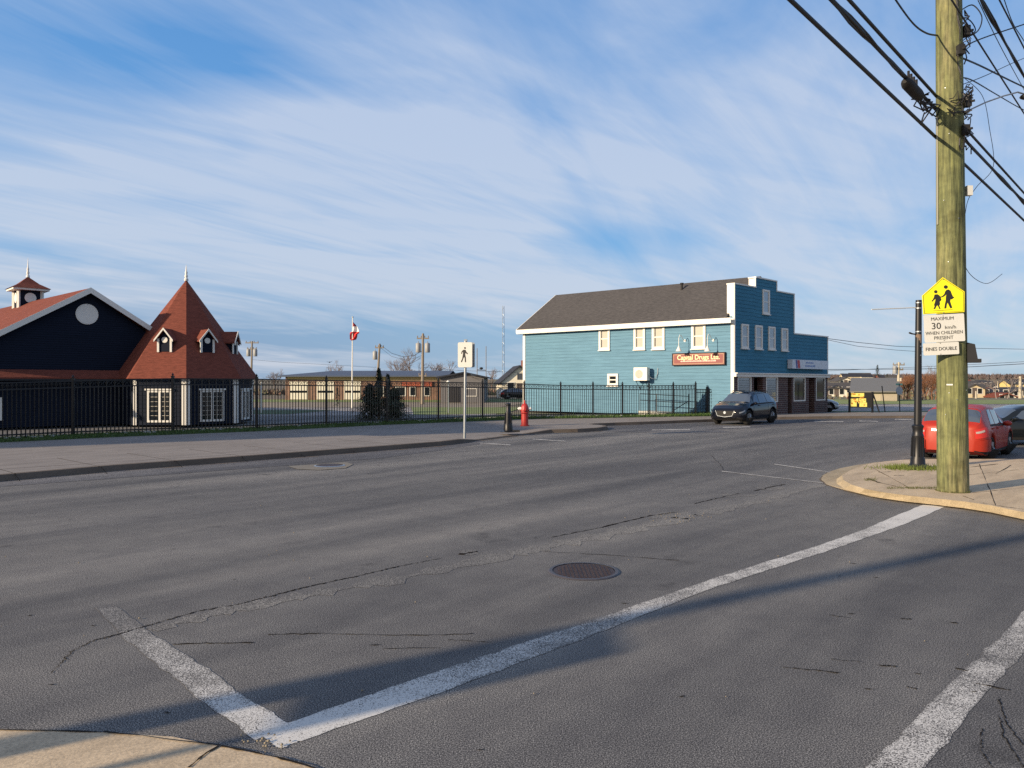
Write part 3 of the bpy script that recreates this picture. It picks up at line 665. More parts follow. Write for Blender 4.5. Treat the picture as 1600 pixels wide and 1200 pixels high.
mb.hexa([C0-VR*(ov-.03)+V(0, 0, za-.16), C0-VR*(ov-.03)+UL*(LW+rk)+V(0, 0, za-.16), C0+UL*(LW+rk)+V(0, 0, za-.16), C0+V(0, 0, za-.16),
         C0-VR*(ov-.03)+V(0, 0, za-.13), C0-VR*(ov-.03)+UL*(LW+rk)+V(0, 0, za-.13), C0+UL*(LW+rk)+V(0, 0, za-.13), C0+V(0, 0, za-.13)])
for s0, s1 in ((-ov, half), (aM+ov, half)):   # rake boards on the far gable
    a, b_ = rp(LW+rk, s0, -.1), rp(LW+rk, s1, -.1); mb.hexa([a, b_, b_+UL*.04, a+UL*.04, a+V(0, 0, .24), b_+V(0, 0, .24), b_+UL*.04+V(0, 0, .24), a+UL*.04+V(0, 0, .24)])
mb.build('eave_trim', M_WHITE, shop)
mb = MB(); mb.fb(FS, -.03, .16, .1, eave_z-.1, .0, .035); mb.build('corner_board', M_WHITE, shop)
mb = MB(); mb.fb(FS, LW-.17, LW-.0, .1, eave_z-.1, .0, .045); mb.build('corner_board', M_WHITE, shop)
# front: parapet sections (px ranges and tops)
zt1 = FF.hit(1164, 446.8)[1]; zt2 = FF.hit(1197, 437.3)[1]; zt3 = FF.hit(1227, 458.2)[1]; zt4 = FF.hit(1266, 524.5)[1]
a1 = FF.hit(1180.5, 598)[0]; a2 = FF.hit(1213, 598)[0]; a3 = aM; a4 = LV
z_tr = FF.hit(1147, 583.6)[1]; z_tb = z_tr-.17
secs = [(0, a1, zt1), (a1, a2, zt2), (a2, a3, zt3), (a3, a4, zt4)]
mb = MB()
for s0, s1, zt in secs: lap_wall(mb, FF, s0, s1, z_tr, zt-.0, .2)
mb.build('false_front', M_TEALF, shop)
mb = MB()
for s0, s1, zt in secs[:3]: mb.fb(FF, s0, s1, eave_z-.3, zt-.03, -.42, -.0)
mb.build('parapet', M_WHITE, shop)
# flat wing right of the main block
mb = MB(); mb.fb(FF, a3+.002, a4, z_tr, zt4-.03, -8, -.0); mb.fb(FF, a3+.002, a4, .05, z_tr-.002, -8, -.93); mb.build('side_wing', M_TEAL, shop)
mb = MB()
lastx = [(0, zt1), (a1, zt1), (a1, zt2), (a2, zt2), (a2, zt3), (a3, zt3), (a3, zt4), (a4, zt4)]
for s0, s1, zt in secs: mb.fb(FF, s0-.03, s1+.03, zt, zt+.07, -.45, .06)
for a, z0, z1 in ((0.03, z_tr, zt1), (a1-.02, zt1+.07, zt2), (a2+.02, zt3+.07, zt2), (a3+.01, zt4+.07, zt3), (a4-.03, z_tr, zt4)):
    mb.fb(FF, a-.045, a+.045, z0, z1, -.42 if a < .1 else -.05, .04)
mb.build('parapet_cap', M_WHITE, shop)
mb = MB(); mb.fb(FF, -.05, a4+.05, z_tb, z_tr, -.05, .16); mb.fb(FF, -.05, a4+.08, z_tr, z_tr+.05, -.05, .24); mb.build('cornice', M_WHITE, shop)
# brick shopfront built round real openings
M_BR = brick('shop_brick', (.075, .028, .024), (.045, .022, .022), (VR.x, VR.y), 1.6)
def A(px): return FF.hit(px, 598)[0]
piers = [(1147, 1152.5), (1174, 1178), (1192, 1197), (1215.5, 1231), (1237, 1240), (1258.5, 1264), (1272.5, 1275), (1289.5, 1293)]
mb = MB()
for x0, x1 in piers: mb.fb(FF, A(x0), A(x1), .05, z_tb, -.35, .0)
sillz = FF.hit(1250, 627)[1]
for x0, x1 in ((1152.5, 1174), (1197, 1215.5), (1240, 1258.5), (1275, 1289.5)): mb.fb(FF, A(x0), A(x1), .05, sillz, -.30, -.01)
mb.fb(FF, .0, a4, z_tb-.001, z_tb+.0, -.35, 0)
mb.build('brick_front', M_BR, shop)
mb = MB(); mb.fb(FF, .02, a4-.02, .05, z_tb, -.9, -.85); mb.build('recess_wall', mat('dark_brick', (.03, .018, .018), .8), shop)
for x0, x1, bl in ((1152.5, 1174, 1), (1197, 1215.5, 1), (1240, 1258.5, 0), (1275, 1289.5, 0)):
    r = (A(x0), A(x1), sillz, z_tb); f = MB(); ring(f, FF, r[0], r[1], r[2], r[3], .07, -.1, .01); o = f.build('shop_window', M_WHITE, shop)
    p = MB(); p.fb(FF, r[0]+.07, r[1]-.07, r[2]+.07, r[3]-.07, -.06, -.05); p.build('pane', M_GLASSR if bl else M_GLASS, o)
    if bl:
        p = MB(); 
        for k in range(9): z = r[2]+.2+k*(r[3]-r[2]-.3)/9; p.fb(FF, r[0]+.1, r[1]-.1, z, z+.03, -.045, -.04)
        p.build('blind', mat('pale_blind', (.16, .19, .20), .6), o)
for x0, x1, c in ((1179, 1191, (.05, .02, .02)), (1231.5, 1236.5, (.008, .009, .01)), (1265, 1272, (.05, .018, .016))):
    d = MB(); d.fb(FF, A(x0), A(x1), .1, z_tb-.2, -.8, -.74); o = d.build('door', mat('door_%d' % x0, c, .4), shop)
    h = MB(); h.tube([FF.P(A(x0)+.12, .9, -.70), FF.P(A(x0)+.12, 1.15, -.70)], .015, 6); h.build('handle', M_STEEL, o)
# windows
for (x0, x1, yt, yb) in ((936.5, 953.4, 512, 547), (991, 1008.5, 508.6, 546.3), (1019.5, 1039, 507.6, 545.8), (1081, 1103, 505.4, 545)):
    window(FS, FS.rect(x0, x1, yt, yb), shop, M_CREAM, .12)
w5 = window(FS, FS.rect(950, 966.4, 584, 603), shop, M_GLASS, .12)
for (x0, x1, yt, yb) in ((1157.4, 1168.3, 506.5, 544.5), (1179, 1190, 508.5, 545.7), (1199.7, 1210, 510.6, 546.5), (1220, 1229.8, 513, 548.3), (1190.6, 1201.2, 453, 491)):
    window(FF, FF.rect(x0, x1, yt, yb), shop, M_GLASSR, .09)
# wall sign with writing
r = FS.rect(1051.3, 1132.4, 551.9, 569.9, .12)
sg = thing('shop_sign', 'dark red wall sign with cream lettering above the ramp on the teal side wall', 'sign', tuple(FS.P(r[0], r[2], 0)))
mb = MB(); mb.fb(FS, r[0], r[1], r[2], r[3], .02, .14); mb.build('board', mat('sign_red', (.17, .018, .02), .5, var=.12), sg)
mb = MB(); ring(mb, FS, r[0]-.03, r[1]+.03, r[2]-.03, r[3]+.03, .04, .02, .16); mb.build('frame', M_BLACKM, sg)
mb = MB(); ring(mb, FS, r[0]+.06, r[1]-.06, r[2]+.05, r[3]-.05, .018, .14, .145); mb.build('border_line', mat('gold_line', (.5, .36, .2), .5), sg)
M_GOLD = mat('cream_letter', (.80, .66, .36), .5, var=.05)
text('Capital Drugs Ltd.', .375, FS, (r[0]+r[1])/2, r[2]+(r[3]-r[2])*.46, .142, M_GOLD, 'lettering', sg, bold=.006, sx=.93)
mb = MB(); x = r[0]+.5; 
while x < r[1]-.5: l_ = rng.uniform(.05, .1); mb.fb(FS, x, x+l_, r[2]+.17, r[2]+.17+rng.uniform(.06, .09), .14, .146); x += l_+.02
mb.build('small_lettering', mat('pink_letter', (.62, .42, .36), .5), sg)
for i, (mx, my, hx, hy) in enumerate(((1069.7, 532.5, 1060.5, 545), (1114, 531.6, 1105.2, 545))):
    am, bm_ = FS.hit(mx, my); ah, bh = FS.hit(hx, hy, .75); bh = FS.hit(hx, hy, .75)[1]
    am = ah
    lt = thing('sign_lamp', ('white gooseneck lamp over the left end of the dark red sign', 'white gooseneck lamp over the right end of the dark red sign')[i], 'wall lamp', tuple(FS.P(am, bm_, 0)), 'gooseneck lamps over the shop sign')
    mb = MB(); mb.tube([FS.P(am+.0, bm_, 0), FS.P(am, bm_+.05, .2), FS.P(am, bm_+.28, .45), FS.P(am, bm_+.30, .62), FS.P(am, bm_+.12, .74), FS.P(am, bh+.1, .75)], .018, 6); mb.build('arm', M_WHITE, lt, smooth=50)
    mb = MB(); mb.lathe([(.07, 0), (.07, .03)], FS.P(am, bm_, 0), 10, nl); mb.build('mount', M_WHITE, lt)
    mb = MB(); mb.lathe([(.03, .16), (.05, .10), (.16, -.12), (.17, -.14)], FS.P(am, bh, .75), 14); mb.build('shade', M_WHITE, lt, smooth=50)
# heat pump
r = FS.rect(990.7, 1011.5, 574.2, 594.6, .5)
ac = thing('heat_pump', 'white heat pump unit on a bracket on the teal side wall', 'air conditioner', tuple(FS.P(r[0], r[2], 0)))
mb = MB(); mb.fb(FS, r[0], r[1], r[2], r[3], .22, .55); mb.build('casing', M_WHITE, ac)
mb = MB(); cx, cz = (r[0]*.6+r[1]*.4), (r[2]+r[3])/2
mb.lathe([(.25, 0), (.25, .012), (.21, .012), (.20, .002)], FS.P(cx, cz, .55), 18, nl); mb.build('fan_grille', mat('grille_grey', (.4, .38, .33), .6), ac)
mb = MB(); mb.fb(FS, r[0]+.12, r[0]+.16, r[2]-.05, r[2], 0, .55); mb.fb(FS, r[1]-.16, r[1]-.12, r[2]-.05, r[2], 0, .55)
for q in (r[0]+.14, r[1]-.14): mb.tube([FS.P(q, r[2]-.05, .5), FS.P(q, r[2]-.5, .03)], .018, 5)
mb.build('bracket', M_BLACKM, ac)
mb = MB(); mb.tube([FS.P(r[1], cz-.1, .35), FS.P(r[1]+.15, cz-.25, .3), FS.P(r[1]+.3, cz-.3, .15), FS.P(r[1]+.42, cz, .05), FS.P(r[1]+.42, cz+.35, .02)], .022, 6); mb.build('hose', M_STEEL, ac)
# fascia sign over the right shop window
r = FF.rect(1238, 1294, 562.8, 576.5, .35)
fs = thing('fascia_sign', 'pale illuminated-box shop sign with red and blue stripes over the right window', 'sign', tuple(FF.P(r[0], r[2], 0)))
fs['label'] = 'pale box shop sign with slanted red and blue stripes over the right-hand shop windows'
mb = MB(); mb.fb(FF, r[0], r[1], r[2], r[3], .05, .36); mb.build('sign_box', mat('sign_pale', (.50, .55, .62), .4, var=.08), fs)
W_, H_ = r[1]-r[0], r[3]-r[2]
def slant(x, w_, m_, n_): 
    q = MB(); q.prism([FF.P(r[0]+x*W_+.10*H_*0, r[2]+.06*H_, .362), FF.P(r[0]+(x+w_)*W_, r[2]+.06*H_, .362), FF.P(r[0]+(x+w_-.02)*W_, r[3]-.05*H_, .362), FF.P(r[0]+(x-.02)*W_, r[3]-.05*H_, .362)], nf*.006); q.build(n_, m_, fs)
M_BLUE = mat('sign_blue', (.03, .05, .25), .5); M_RED = mat('sign_redp', (.40, .03, .05), .5)
slant(.10, .035, M_BLUE, 'stripe'); slant(.145, .06, M_RED, 'stripe')
mb = MB()
for row, (x0, x1, zb, hh) in enumerate(((.36, .55, .60, .20), (.34, .62, .22, .24))):
    x = x0
    while x < x1: q = rng.uniform(.018, .03); mb.fb(FF, r[0]+x*W_, r[0]+(x+q)*W_, r[2]+zb*H_, r[2]+(zb+hh*rng.uniform(.7, 1))*H_, .36, .366); x += q+.012
mb.build('faded_lettering', mat('faded_blue', (.12, .2, .42), .5), fs)
# ramp and handrails beside the shop
hr = thing('handrail', 'black tubular handrail of the ramp behind the iron fence', 'handrail', tuple(FS.P(LW*.7, .1, 1.2)))
mb = MB(); RX = [FS.hit(x, 640, 1.1)[0] for x in (1000, 1003, 1026, 1050, 1076, 1082)]
for q in (RX[0], RX[2], RX[4]): mb.tube([FS.P(q, .12, 1.1), FS.P(q, 1.32, 1.1)], .03, 6)
mb.build('post', M_BLACK, hr)
mb = MB()
for z in (1.32, .95): mb.tube([FS.P(RX[0], z, 1.1), FS.P(RX[4], z-.12, 1.1)], .022, 6)
mb.tube([FS.P(RX[3], .35, 1.1), FS.P(RX[4], .95, 1.1)], .022, 6); mb.build('rail', M_BLACK, hr)
mb = MB(); mb.hexa([FS.P(RX[0], .0, .1), FS.P(RX[5], .0, .1), FS.P(RX[5], .0, 1.3), FS.P(RX[0], .0, 1.3), FS.P(RX[0], .34, .1), FS.P(RX[5], .2, .1), FS.P(RX[5], .2, 1.3), FS.P(RX[0], .34, 1.3)])
tag(mb.build('access_ramp', mat('ramp_white', (.5, .5, .46), .8), org=FS.P(RX[0], 0, 1)), 'white concrete access ramp at the foot of the teal side wall', 'ramp')
# ------------------------------------------------------------------ navy restaurant with turret
w0 = V((232-800)/F*35, 35, 0); wd = V(-.713, -.701, 0).normalized(); bd = V(-.742, .67, 0).normalized()
nw = V(.701, -.713, 0).normalized()
FN = Fr(w0, wd, nw)      # gable wall: a runs left
rest = thing('restaurant', 'navy clapboard building with brick red roofs, cupola and pointed turret', 'building', tuple(w0))
pk = FN.hit(138, 455.5); rt = FN.hit(238, 522); lf = FN.hit(-34, 544)
mb = MB(); aL = lf[0]; zl = lf[1]
n = 60
for i in range(n):          # lap boards clipped to the gable outline
    z0 = .1+(pk[1]-.1)*i/n; z1 = .1+(pk[1]-.1)*(i+1)/n
    def xs_(z):
        r0 = 0 if z < rt[1] else pk[0]*(z-rt[1])/(pk[1]-rt[1]); l0 = aL if z < zl else aL+(pk[0]-aL)*(z-zl)/(pk[1]-zl); return r0, l0
    ra, la = xs_(z0); rb, lb = xs_(z1)
    mb.add([FN.P(la, z0, .018), FN.P(ra, z0, .018), FN.P(rb, z1, .002), FN.P(lb, z1, .002)], [(0, 1, 2, 3)])
    mb.add([FN.P(la, z0, .002), FN.P(ra, z0, .002), FN.P(ra, z0, .018), FN.P(la, z0, .018)], [(0, 1, 2, 3)])
mb.add([FN.P(0, 0, 0), FN.P(0, rt[1], 0), FN.P(0, rt[1], 0)+bd*24, FN.P(0, 0, 0)+bd*24], [(0, 1, 2, 3)])
mb.add([FN.P(aL, 0, 0), FN.P(aL, zl, 0), FN.P(aL, zl, 0)+bd*24, FN.P(aL, 0, 0)+bd*24], [(0, 1, 2, 3)])
mb.build('gable_wall', M_NAVY, rest)
mb = MB(); oo = nw*.35
rr_, pp_, ll_ = FN.P(*rt, 0)-wd*.12+oo, FN.P(*pk, 0)+oo, FN.P(*lf, 0)+wd*.3+oo
for a, b_ in ((rr_, pp_), (pp_, ll_)):
    mb.hexa([a, b_, b_+bd*24, a+bd*24, a+V(0, 0, .13), b_+V(0, 0, .13), b_+bd*24+V(0, 0, .13), a+bd*24+V(0, 0, .13)])
mb.build('roof', M_SHRED, rest)
mb = MB()
for a, b_ in ((rr_, pp_), (pp_, ll_)):
    q = nw*.03; d = V(0, 0, -.10); u = V(0, 0, .15); mb.hexa([a+d, b_+d, b_+d+q, a+d+q, a+u, b_+u, b_+u+q, a+u+q])
mb.build('rake_board', M_WHITE, rest)
vc = FN.hit(135.5, 491); vr_ = abs(FN.hit(118, 491)[0]-FN.hit(153.5, 491)[0])/2
mb = MB(); mb.lathe([(vr_, 0), (vr_, .05), (vr_-.05, .06), (vr_-.06, .03)], FN.P(*vc, .01), 28, nw); o = mb.build('round_vent', M_WHITE, rest)
mb = MB()
for k in range(-6, 7):
    z = k*vr_/7; hw = math.sqrt(max(0, (vr_-.07)**2-z*z)); mb.fb(FN, vc[0]-hw, vc[0]+hw, vc[1]+z-.018, vc[1]+z+.018, .04, .06)
mb.build('louvre', mat('vent_grey', (.62, .63, .64), .6), o)
mb = MB(); zs = FN.hit(100, 592)[1]; zs2 = FN.hit(100, 586)[1]
mb.hexa([FN.P(aL, zs, .65), FN.P(-.1, zs, .65), FN.P(-.1, zs, .0), FN.P(aL, zs, .0), FN.P(aL, zs+.06, .65), FN.P(-.1, zs+.06, .65), FN.P(-.1, zs2+.22, .02), FN.P(aL, zs2+.22, .02)])
mb.build('skirt_roof', M_SHRED, rest)
mb = MB(); mb.fb(FN, -.1, aL, zs-.08, zs-.005, .56, .64); mb.build('gutter', M_BLACK, rest)
mb = MB(); a = FN.hit(-8, 630)[0]; a_ = FN.hit(2.5, 630)[0]; zz0 = FN.hit(0, 655)[1]; zz1 = FN.hit(0, 621)[1]
window(FN, (a_, a, zz0, zz1), rest, M_GLASS, .1)
# cupola
s_ = 8.5; cc = FN.P(*pk, 0)+bd*s_; cz0 = cc.z-.55
FC = Fr(V(cc.x, cc.y, 0), wd, nw); hw = .52
cup = MB(); cup.hexa([V(*(cc+nw*a*hw+wd*b_*hw).xy, z) for z in (cz0, 6.72) for a, b_ in ((1, 1), (1, -1), (-1, -1), (-1, 1))])
cu = cup.build('cupola', M_NAVY, rest)
t = MB()
for a, b_ in ((1, 1), (1, -1), (-1, 1)):
    c = cc+nw*a*hw+wd*b_*hw; t.box((c.x, c.y, (cz0+6.72)/2), (.12, .12, 6.72-cz0))
t.hexa([V(*(cc+nw*a*.80+wd*b_*.80).xy, z) for z in (6.66, 6.76) for a, b_ in ((1, 1), (1, -1), (-1, -1), (-1, 1))])
for fr_ in (Fr(cc+nw*hw, wd, nw), Fr(cc+wd*hw, nw, wd)): t.lathe([(.26, 0), (.26, .03)], V(fr_.o.x, fr_.o.y, 6.28), 16, fr_.n)
t.build('cupola_trim', M_WHITE, cu)
t = MB(); b4 = [V(*(cc+nw*a*.86+wd*b_*.86).xy, 6.76) for a, b_ in ((1, 1), (1, -1), (-1, -1), (-1, 1))]; ap = V(cc.x, cc.y, 7.42)
m4 = [p.lerp(ap, .5)+V(0, 0, -.07) for p in b4]
for i in range(4): t.add([b4[i], b4[(i+1) % 4], m4[(i+1) % 4], m4[i]], [(0, 1, 2, 3)]); t.add([m4[i], m4[(i+1) % 4], ap], [(0, 1, 2)])
t.build('cupola_roof', M_SHRED, cu)
t = MB(); t.lathe([(.09, -.04), (.09, .05), (.05, .10), (.075, .2), (.045, .3), (.06, .38), (.03, .5), (.004, .98)], ap, 10); t.build('spire', M_WHITE, cu, smooth=40)
# turret
dN = 33.0; thv = math.atan2(dN, (291-800)/F*dN); vd = Vector((math.cos(thv), math.sin(thv), 0))
NV = V((291-800)/F*dN, dN, 0)
RW, RE = 2.98, 3.28
tc = NV+vd*RW
def tv(k, r, z): a = math.atan2(-vd.y, -vd.x)+k*math.pi/4; return V(tc.x+r*math.cos(a), tc.y+r*math.sin(a), z)
ez = CAMZ+(598-591.5)/F*(dN-.3); az = CAMZ+(598-437)/F*(tc.y)
tw = MB()
for k in range(8):
    p, q = tv(k, RW, 0), tv(k+1, RW, 0); f_ = Fr(p, q-p, ((p+q)/2-tc)); f_.n.z = 0; f_.n.normalize()
    lap_wall(tw, f_, 0, (q-p).length, .1, ez, .19)
tw_o = tw.build('turret_wall', M_NAVY, rest)
tr = MB()
for k in range(8):
    tr.add([tv(k, RE, ez), tv(k+1, RE, ez), V(tc.x, tc.y, az)], [(0, 1, 2)]); tr.add([tv(k, RE, ez), tv(k+1, RE, ez), tv(k+1, RW, ez-.02), tv(k, RW, ez-.02)], [(0, 1, 2, 3)])
tr_o = tr.build('turret_roof', M_SHRED, rest)
t = MB(); t.lathe([(.09, -.06), (.10, .03), (.05, .09), (.08, .17), (.05, .25), (.065, .33), (.035, .42), (.004, .72)], (tc.x, tc.y, az), 10); t.build('turret_finial', M_WHITE, rest, smooth=40)
def facefr(k):
    p, q = tv(k, RW, 0), tv(k+1, RW, 0); f_ = Fr(p, q-p, ((p+q)/2-tc)); f_.n.z = 0; f_.n.normalize(); return f_, (q-p).length
for k in (0, 1, -1):       # viewer's right faces have increasing k
    f_, L_ = facefr(k)
    for a in (0.0, L_):
      cb = MB(); s1 = .02 if a == 0 else -.02; cb.fb(f_, min(a+s1*0, a+s1*9), max(a+s1*0, a+s1*7), .1, ez-.02, .0, .05)
      cb.build('corner_column', M_WHITE, rest)
    fr2 = MB(); wa, wb = .60, L_-.60; z0, z1 = .22, 1.62
    ring(fr2, f_, wa, wb, z0, z1, .09, .0, .07); fr2.fb(f_, wa-.08, wb+.08, z1, z1+.07, .02, .11); fr2.fb(f_, L_/2-.05, L_/2+.05, z0+.09, z1-.09, .02, .07)
    o = fr2.build('french_window', M_WHITE, rest)
    p = MB(); p.fb(f_, wa+.09, wb-.09, z0+.09, z1-.09, .018, .025); p.build('pane', M_GLASS, o)
    g = MB()
    for q in range(1, 6): z = z0+.09+(z1-z0-.18)*q/6; g.fb(f_, wa+.09, wb-.09, z-.009, z+.009, .025, .045)
    for q in (.25, .75): a = wa+.09+(wb-wa-.18)*q; g.fb(f_, a-.008, a+.008, z0+.09, z1-.09, .026, .046)
    g.build('muntins', mat('muntin', (.45, .42, .36), .5), o)
# dormers
def dormer(k):
    f_, L_ = facefr(k); m2 = (tv(k, RE, 0)+tv(k+1, RE, 0))/2; ro = Vector((m2.x-tc.x, m2.y-tc.y, 0)); ap_in = ro.length; ro.normalize()
    zb = ez+(az-ez)*.255; zc = zb+.58; zp = zb+.98; hwid = .28
    rad = lambda z: ap_in*(1-(z-ez)/(az-ez))
    rf_ = rad(zb)+.02; fr = Fr(V(tc.x, tc.y, 0)+ro*rf_, f_.r, ro); 
    dm = MB(); 
    dm.add([fr.P(-hwid, zb), fr.P(hwid, zb), fr.P(hwid, zc), fr.P(0, zp-.05), fr.P(-hwid, zc)], [(0, 1, 2, 3, 4)])
    bk = lambda z: rad(z)-rf_-.05
    for s_ in (-1, 1): dm.add([fr.P(s_*hwid, zb), fr.P(s_*hwid, zc), fr.P(s_*hwid, zc, bk(zc))], [(0, 1, 2)])
    o = dm.build('dormer', M_NAVY, rest)
    rm = MB()
    for s_ in (-1, 1):
        a, b_ = fr.P(s_*(hwid+.12), zc-.12, .14), fr.P(0, zp, .14); c, d = fr.P(0, zp, bk(zp)), fr.P(s_*(hwid+.12), zc-.12, bk(zc-.12)); u = V(0, 0, .06)
        rm.hexa([a, b_, c, d, a+u, b_+u, c+u, d+u])
    rm.build('dormer_roof', M_SHRED, o)
    tm = MB()
    for s_ in (-1, 1):
        a, b_ = fr.P(s_*(hwid+.14), zc-.16, .145), fr.P(0, zp-.02, .145); u = V(0, 0, .10); q = ro*.03; tm.hexa([a, b_, b_+q, a+q, a+u, b_+u, b_+u+q, a+u+q])
        tm.fb(fr, s_*hwid-.045, s_*hwid+.045, zb-.02, zc, .0, .05)
    tm.lathe([(.13, 0), (.13, .03)], fr.P(0, zc-.06, .0), 14, ro); tm.build('dormer_trim', M_WHITE, o)
for k in (-1, 0, 1, 2): dormer(k)
# ------------------------------------------------------------------ off-frame neighbour whose shade falls over the far pavement
def up_sun(s, o): return V(math.cos(SUN_AZ)*s-math.sin(SUN_AZ)*o, math.sin(SUN_AZ)*s+math.cos(SUN_AZ)*o, 0)
nb = thing('brick_house', 'long brick building beside the navy restaurant, beyond the left edge', 'building', tuple(up_sun(-20, 29)))
q = [up_sun(s, o) for s, o in ((-34, 25.5), (-17, 25.5), (-17, 32.5), (-34, 32.5))]
mb = MB(); mb.hexa([V(p.x, p.y, z) for z in (0, 10.1) for p in q]); mb.build('wall', brick('neighbour_brick', (.2, .09, .06), (.15, .07, .05), (1, 0), 1), nb)
q2 = [up_sun(s, o) for s, o in ((-34.4, 25.2), (-16.7, 25.2), (-16.7, 32.8), (-34.4, 32.8))]
mb = MB(); mb.hexa([V(p.x, p.y, z) for z in (10.1, 10.4) for p in q2]); mb.build('roof', M_SHDARK, nb)
# ------------------------------------------------------------------ hydrant, stump, crossing sign
hp = G(820, 665.5, KH)
hp = hp
hy = thing('fire_hydrant', 'red fire hydrant with white side caps on the far pavement', 'hydrant', tuple(hp))
mb = MB(); mb.lathe([(.19, 0), (.19, .04), (.15, .05), (.145, .60), (.18, .61), (.18, .66), (.165, .67), (.155, .80), (.12, .90), (.04, .96), (.04, 1.03)], hp, 18); mb.build('barrel', M_REDP, hy, smooth=35)
mb = MB(); mb.lathe([(.16, .0), (.19, .02), (.16, .05)], hp+V(0, 0, .52), 18); mb.lathe([(.045, 0), (.045, .05)], hp+V(0, 0, 1.03), 6); mb.build('flange', M_REDP, hy, smooth=35)
for s_ in (-1, 1):
    mb = MB(); mb.lathe([(.07, 0), (.07, .14), (.055, .15), (.03, .17), (.03, .2)], hp+V(s_*.11, 0, .73), 10, (s_, 0, 0)); mb.build('side_cap', M_WHITE, hy, smooth=35)
mb = MB(); mb.lathe([(.08, 0), (.08, .16), (.05, .18)], hp+V(0, -.10, .70), 10, (0, -1, 0)); mb.build('front_cap', M_REDP, hy, smooth=35)
sp = G(794, 675, KH)
st = thing('lamp_stump', 'short black fluted lamp base without a lamp beside the red hydrant', 'lamp base', tuple(sp))
mb = MB(); mb.lathe([(.30, 0), (.30, .02), (.2, .03), (.16, .06), (.15, .30), (.12, .34), (.105, .72), (.085, .75), (.08, .98), (.1, 1.0), (.1, 1.05), (.06, 1.07)], sp, 16); mb.build('base', M_BLACK, st, smooth=35)
mb = MB()
for k in range(8): a = k*math.pi/4; mb.tube([sp+V(.155*math.cos(a), .155*math.sin(a), .06), sp+V(.118*math.cos(a), .118*math.sin(a), .7)], .014, 5)
mb.build('fluting', M_BLACK, st)
mb = MB(); mb.box(sp+V(.28, .05, .035), (.3, .3, .07)); mb.build('anchor_plate', M_BLACKM, st)
cp = G(726, 685, KH); D_ = cp.y
cs = thing('crosswalk_sign', 'white pedestrian crossing sign on a thin steel post by the far kerb', 'sign', tuple(cp))
zt, zb = P(726, 535, D_).z, P(726, 574, D_).z; hw_ = 23/F*D_/2
mb = MB(); mb.tube([cp, V(cp.x+.03, cp.y, zt+.05)], .045, 10); mb.build('post', M_STEEL, cs, smooth=40)
FCs = Fr(V(cp.x+.02, cp.y-.06, 0), (.985, -.17, 0), (-.17, -.985, 0))
def rrect(fr, a0, a1, b0, b1, r, c, n=4):
    out = []
    for cx, cy, s0 in ((a1-r, b1-r, 0), (a0+r, b1-r, 1), (a0+r, b0+r, 2), (a1-r, b0+r, 3)):
        for k in range(n+1): a = (s0+k/n)*math.pi/2; out.append(fr.P(cx+r*math.cos(a), cy+r*math.sin(a), c))
    return out
mb = MB(); mb.prism(rrect(FCs, -hw_, hw_, zb, zt, .05, .0), FCs.n*.02); mb.build('sign_plate', M_SIGNW, cs)
mb = MB(); mb.prism(rrect(FCs, -hw_+.02, hw_+.05, zb, zt, .05, -.14), FCs.n*.02); mb.build('back_plate', M_STEEL, cs)
mb = MB(); mb.fb(FCs, -.05, .05, zt-.02, zt+.1, -.10, -.04); mb.build('clamp', M_STEEL, cs)
# zoomed px of the figure: centre (688,405), 5.454 px per px
def figpoly(mb, fr, pts, cx, cy, sc, c, t=.004):
    mb.prism([fr.P((x-cx)*sc, -(y-cy)*sc, c) for x, y in pts], fr.n*t)
sc_ = 1/5.454/F*D_; Fz = Fr(FCs.P(0, (zt+zb)/2, .02), FCs.r, FCs.n)
mb = MB()
figpoly(mb, Fz, [(690+8*math.cos(k/10*6.283), 347+8*math.sin(k/10*6.283)) for k in range(10)][::-1], 690, 405, sc_, 0)
figpoly(mb, Fz, [(676, 362), (694, 362), (700, 378), (716, 396), (710, 401), (694, 388), (691, 402), (697, 430), (699, 468), (689, 468), (688, 436), (682, 420), (673, 442), (662, 470), (654, 462), (666, 436), (672, 400), (674, 378), (666, 384), (662, 398), (656, 396), (661, 376)][::-1], 690, 405, sc_, .001)
mb.build('walking_figure', M_SIGNK, cs)
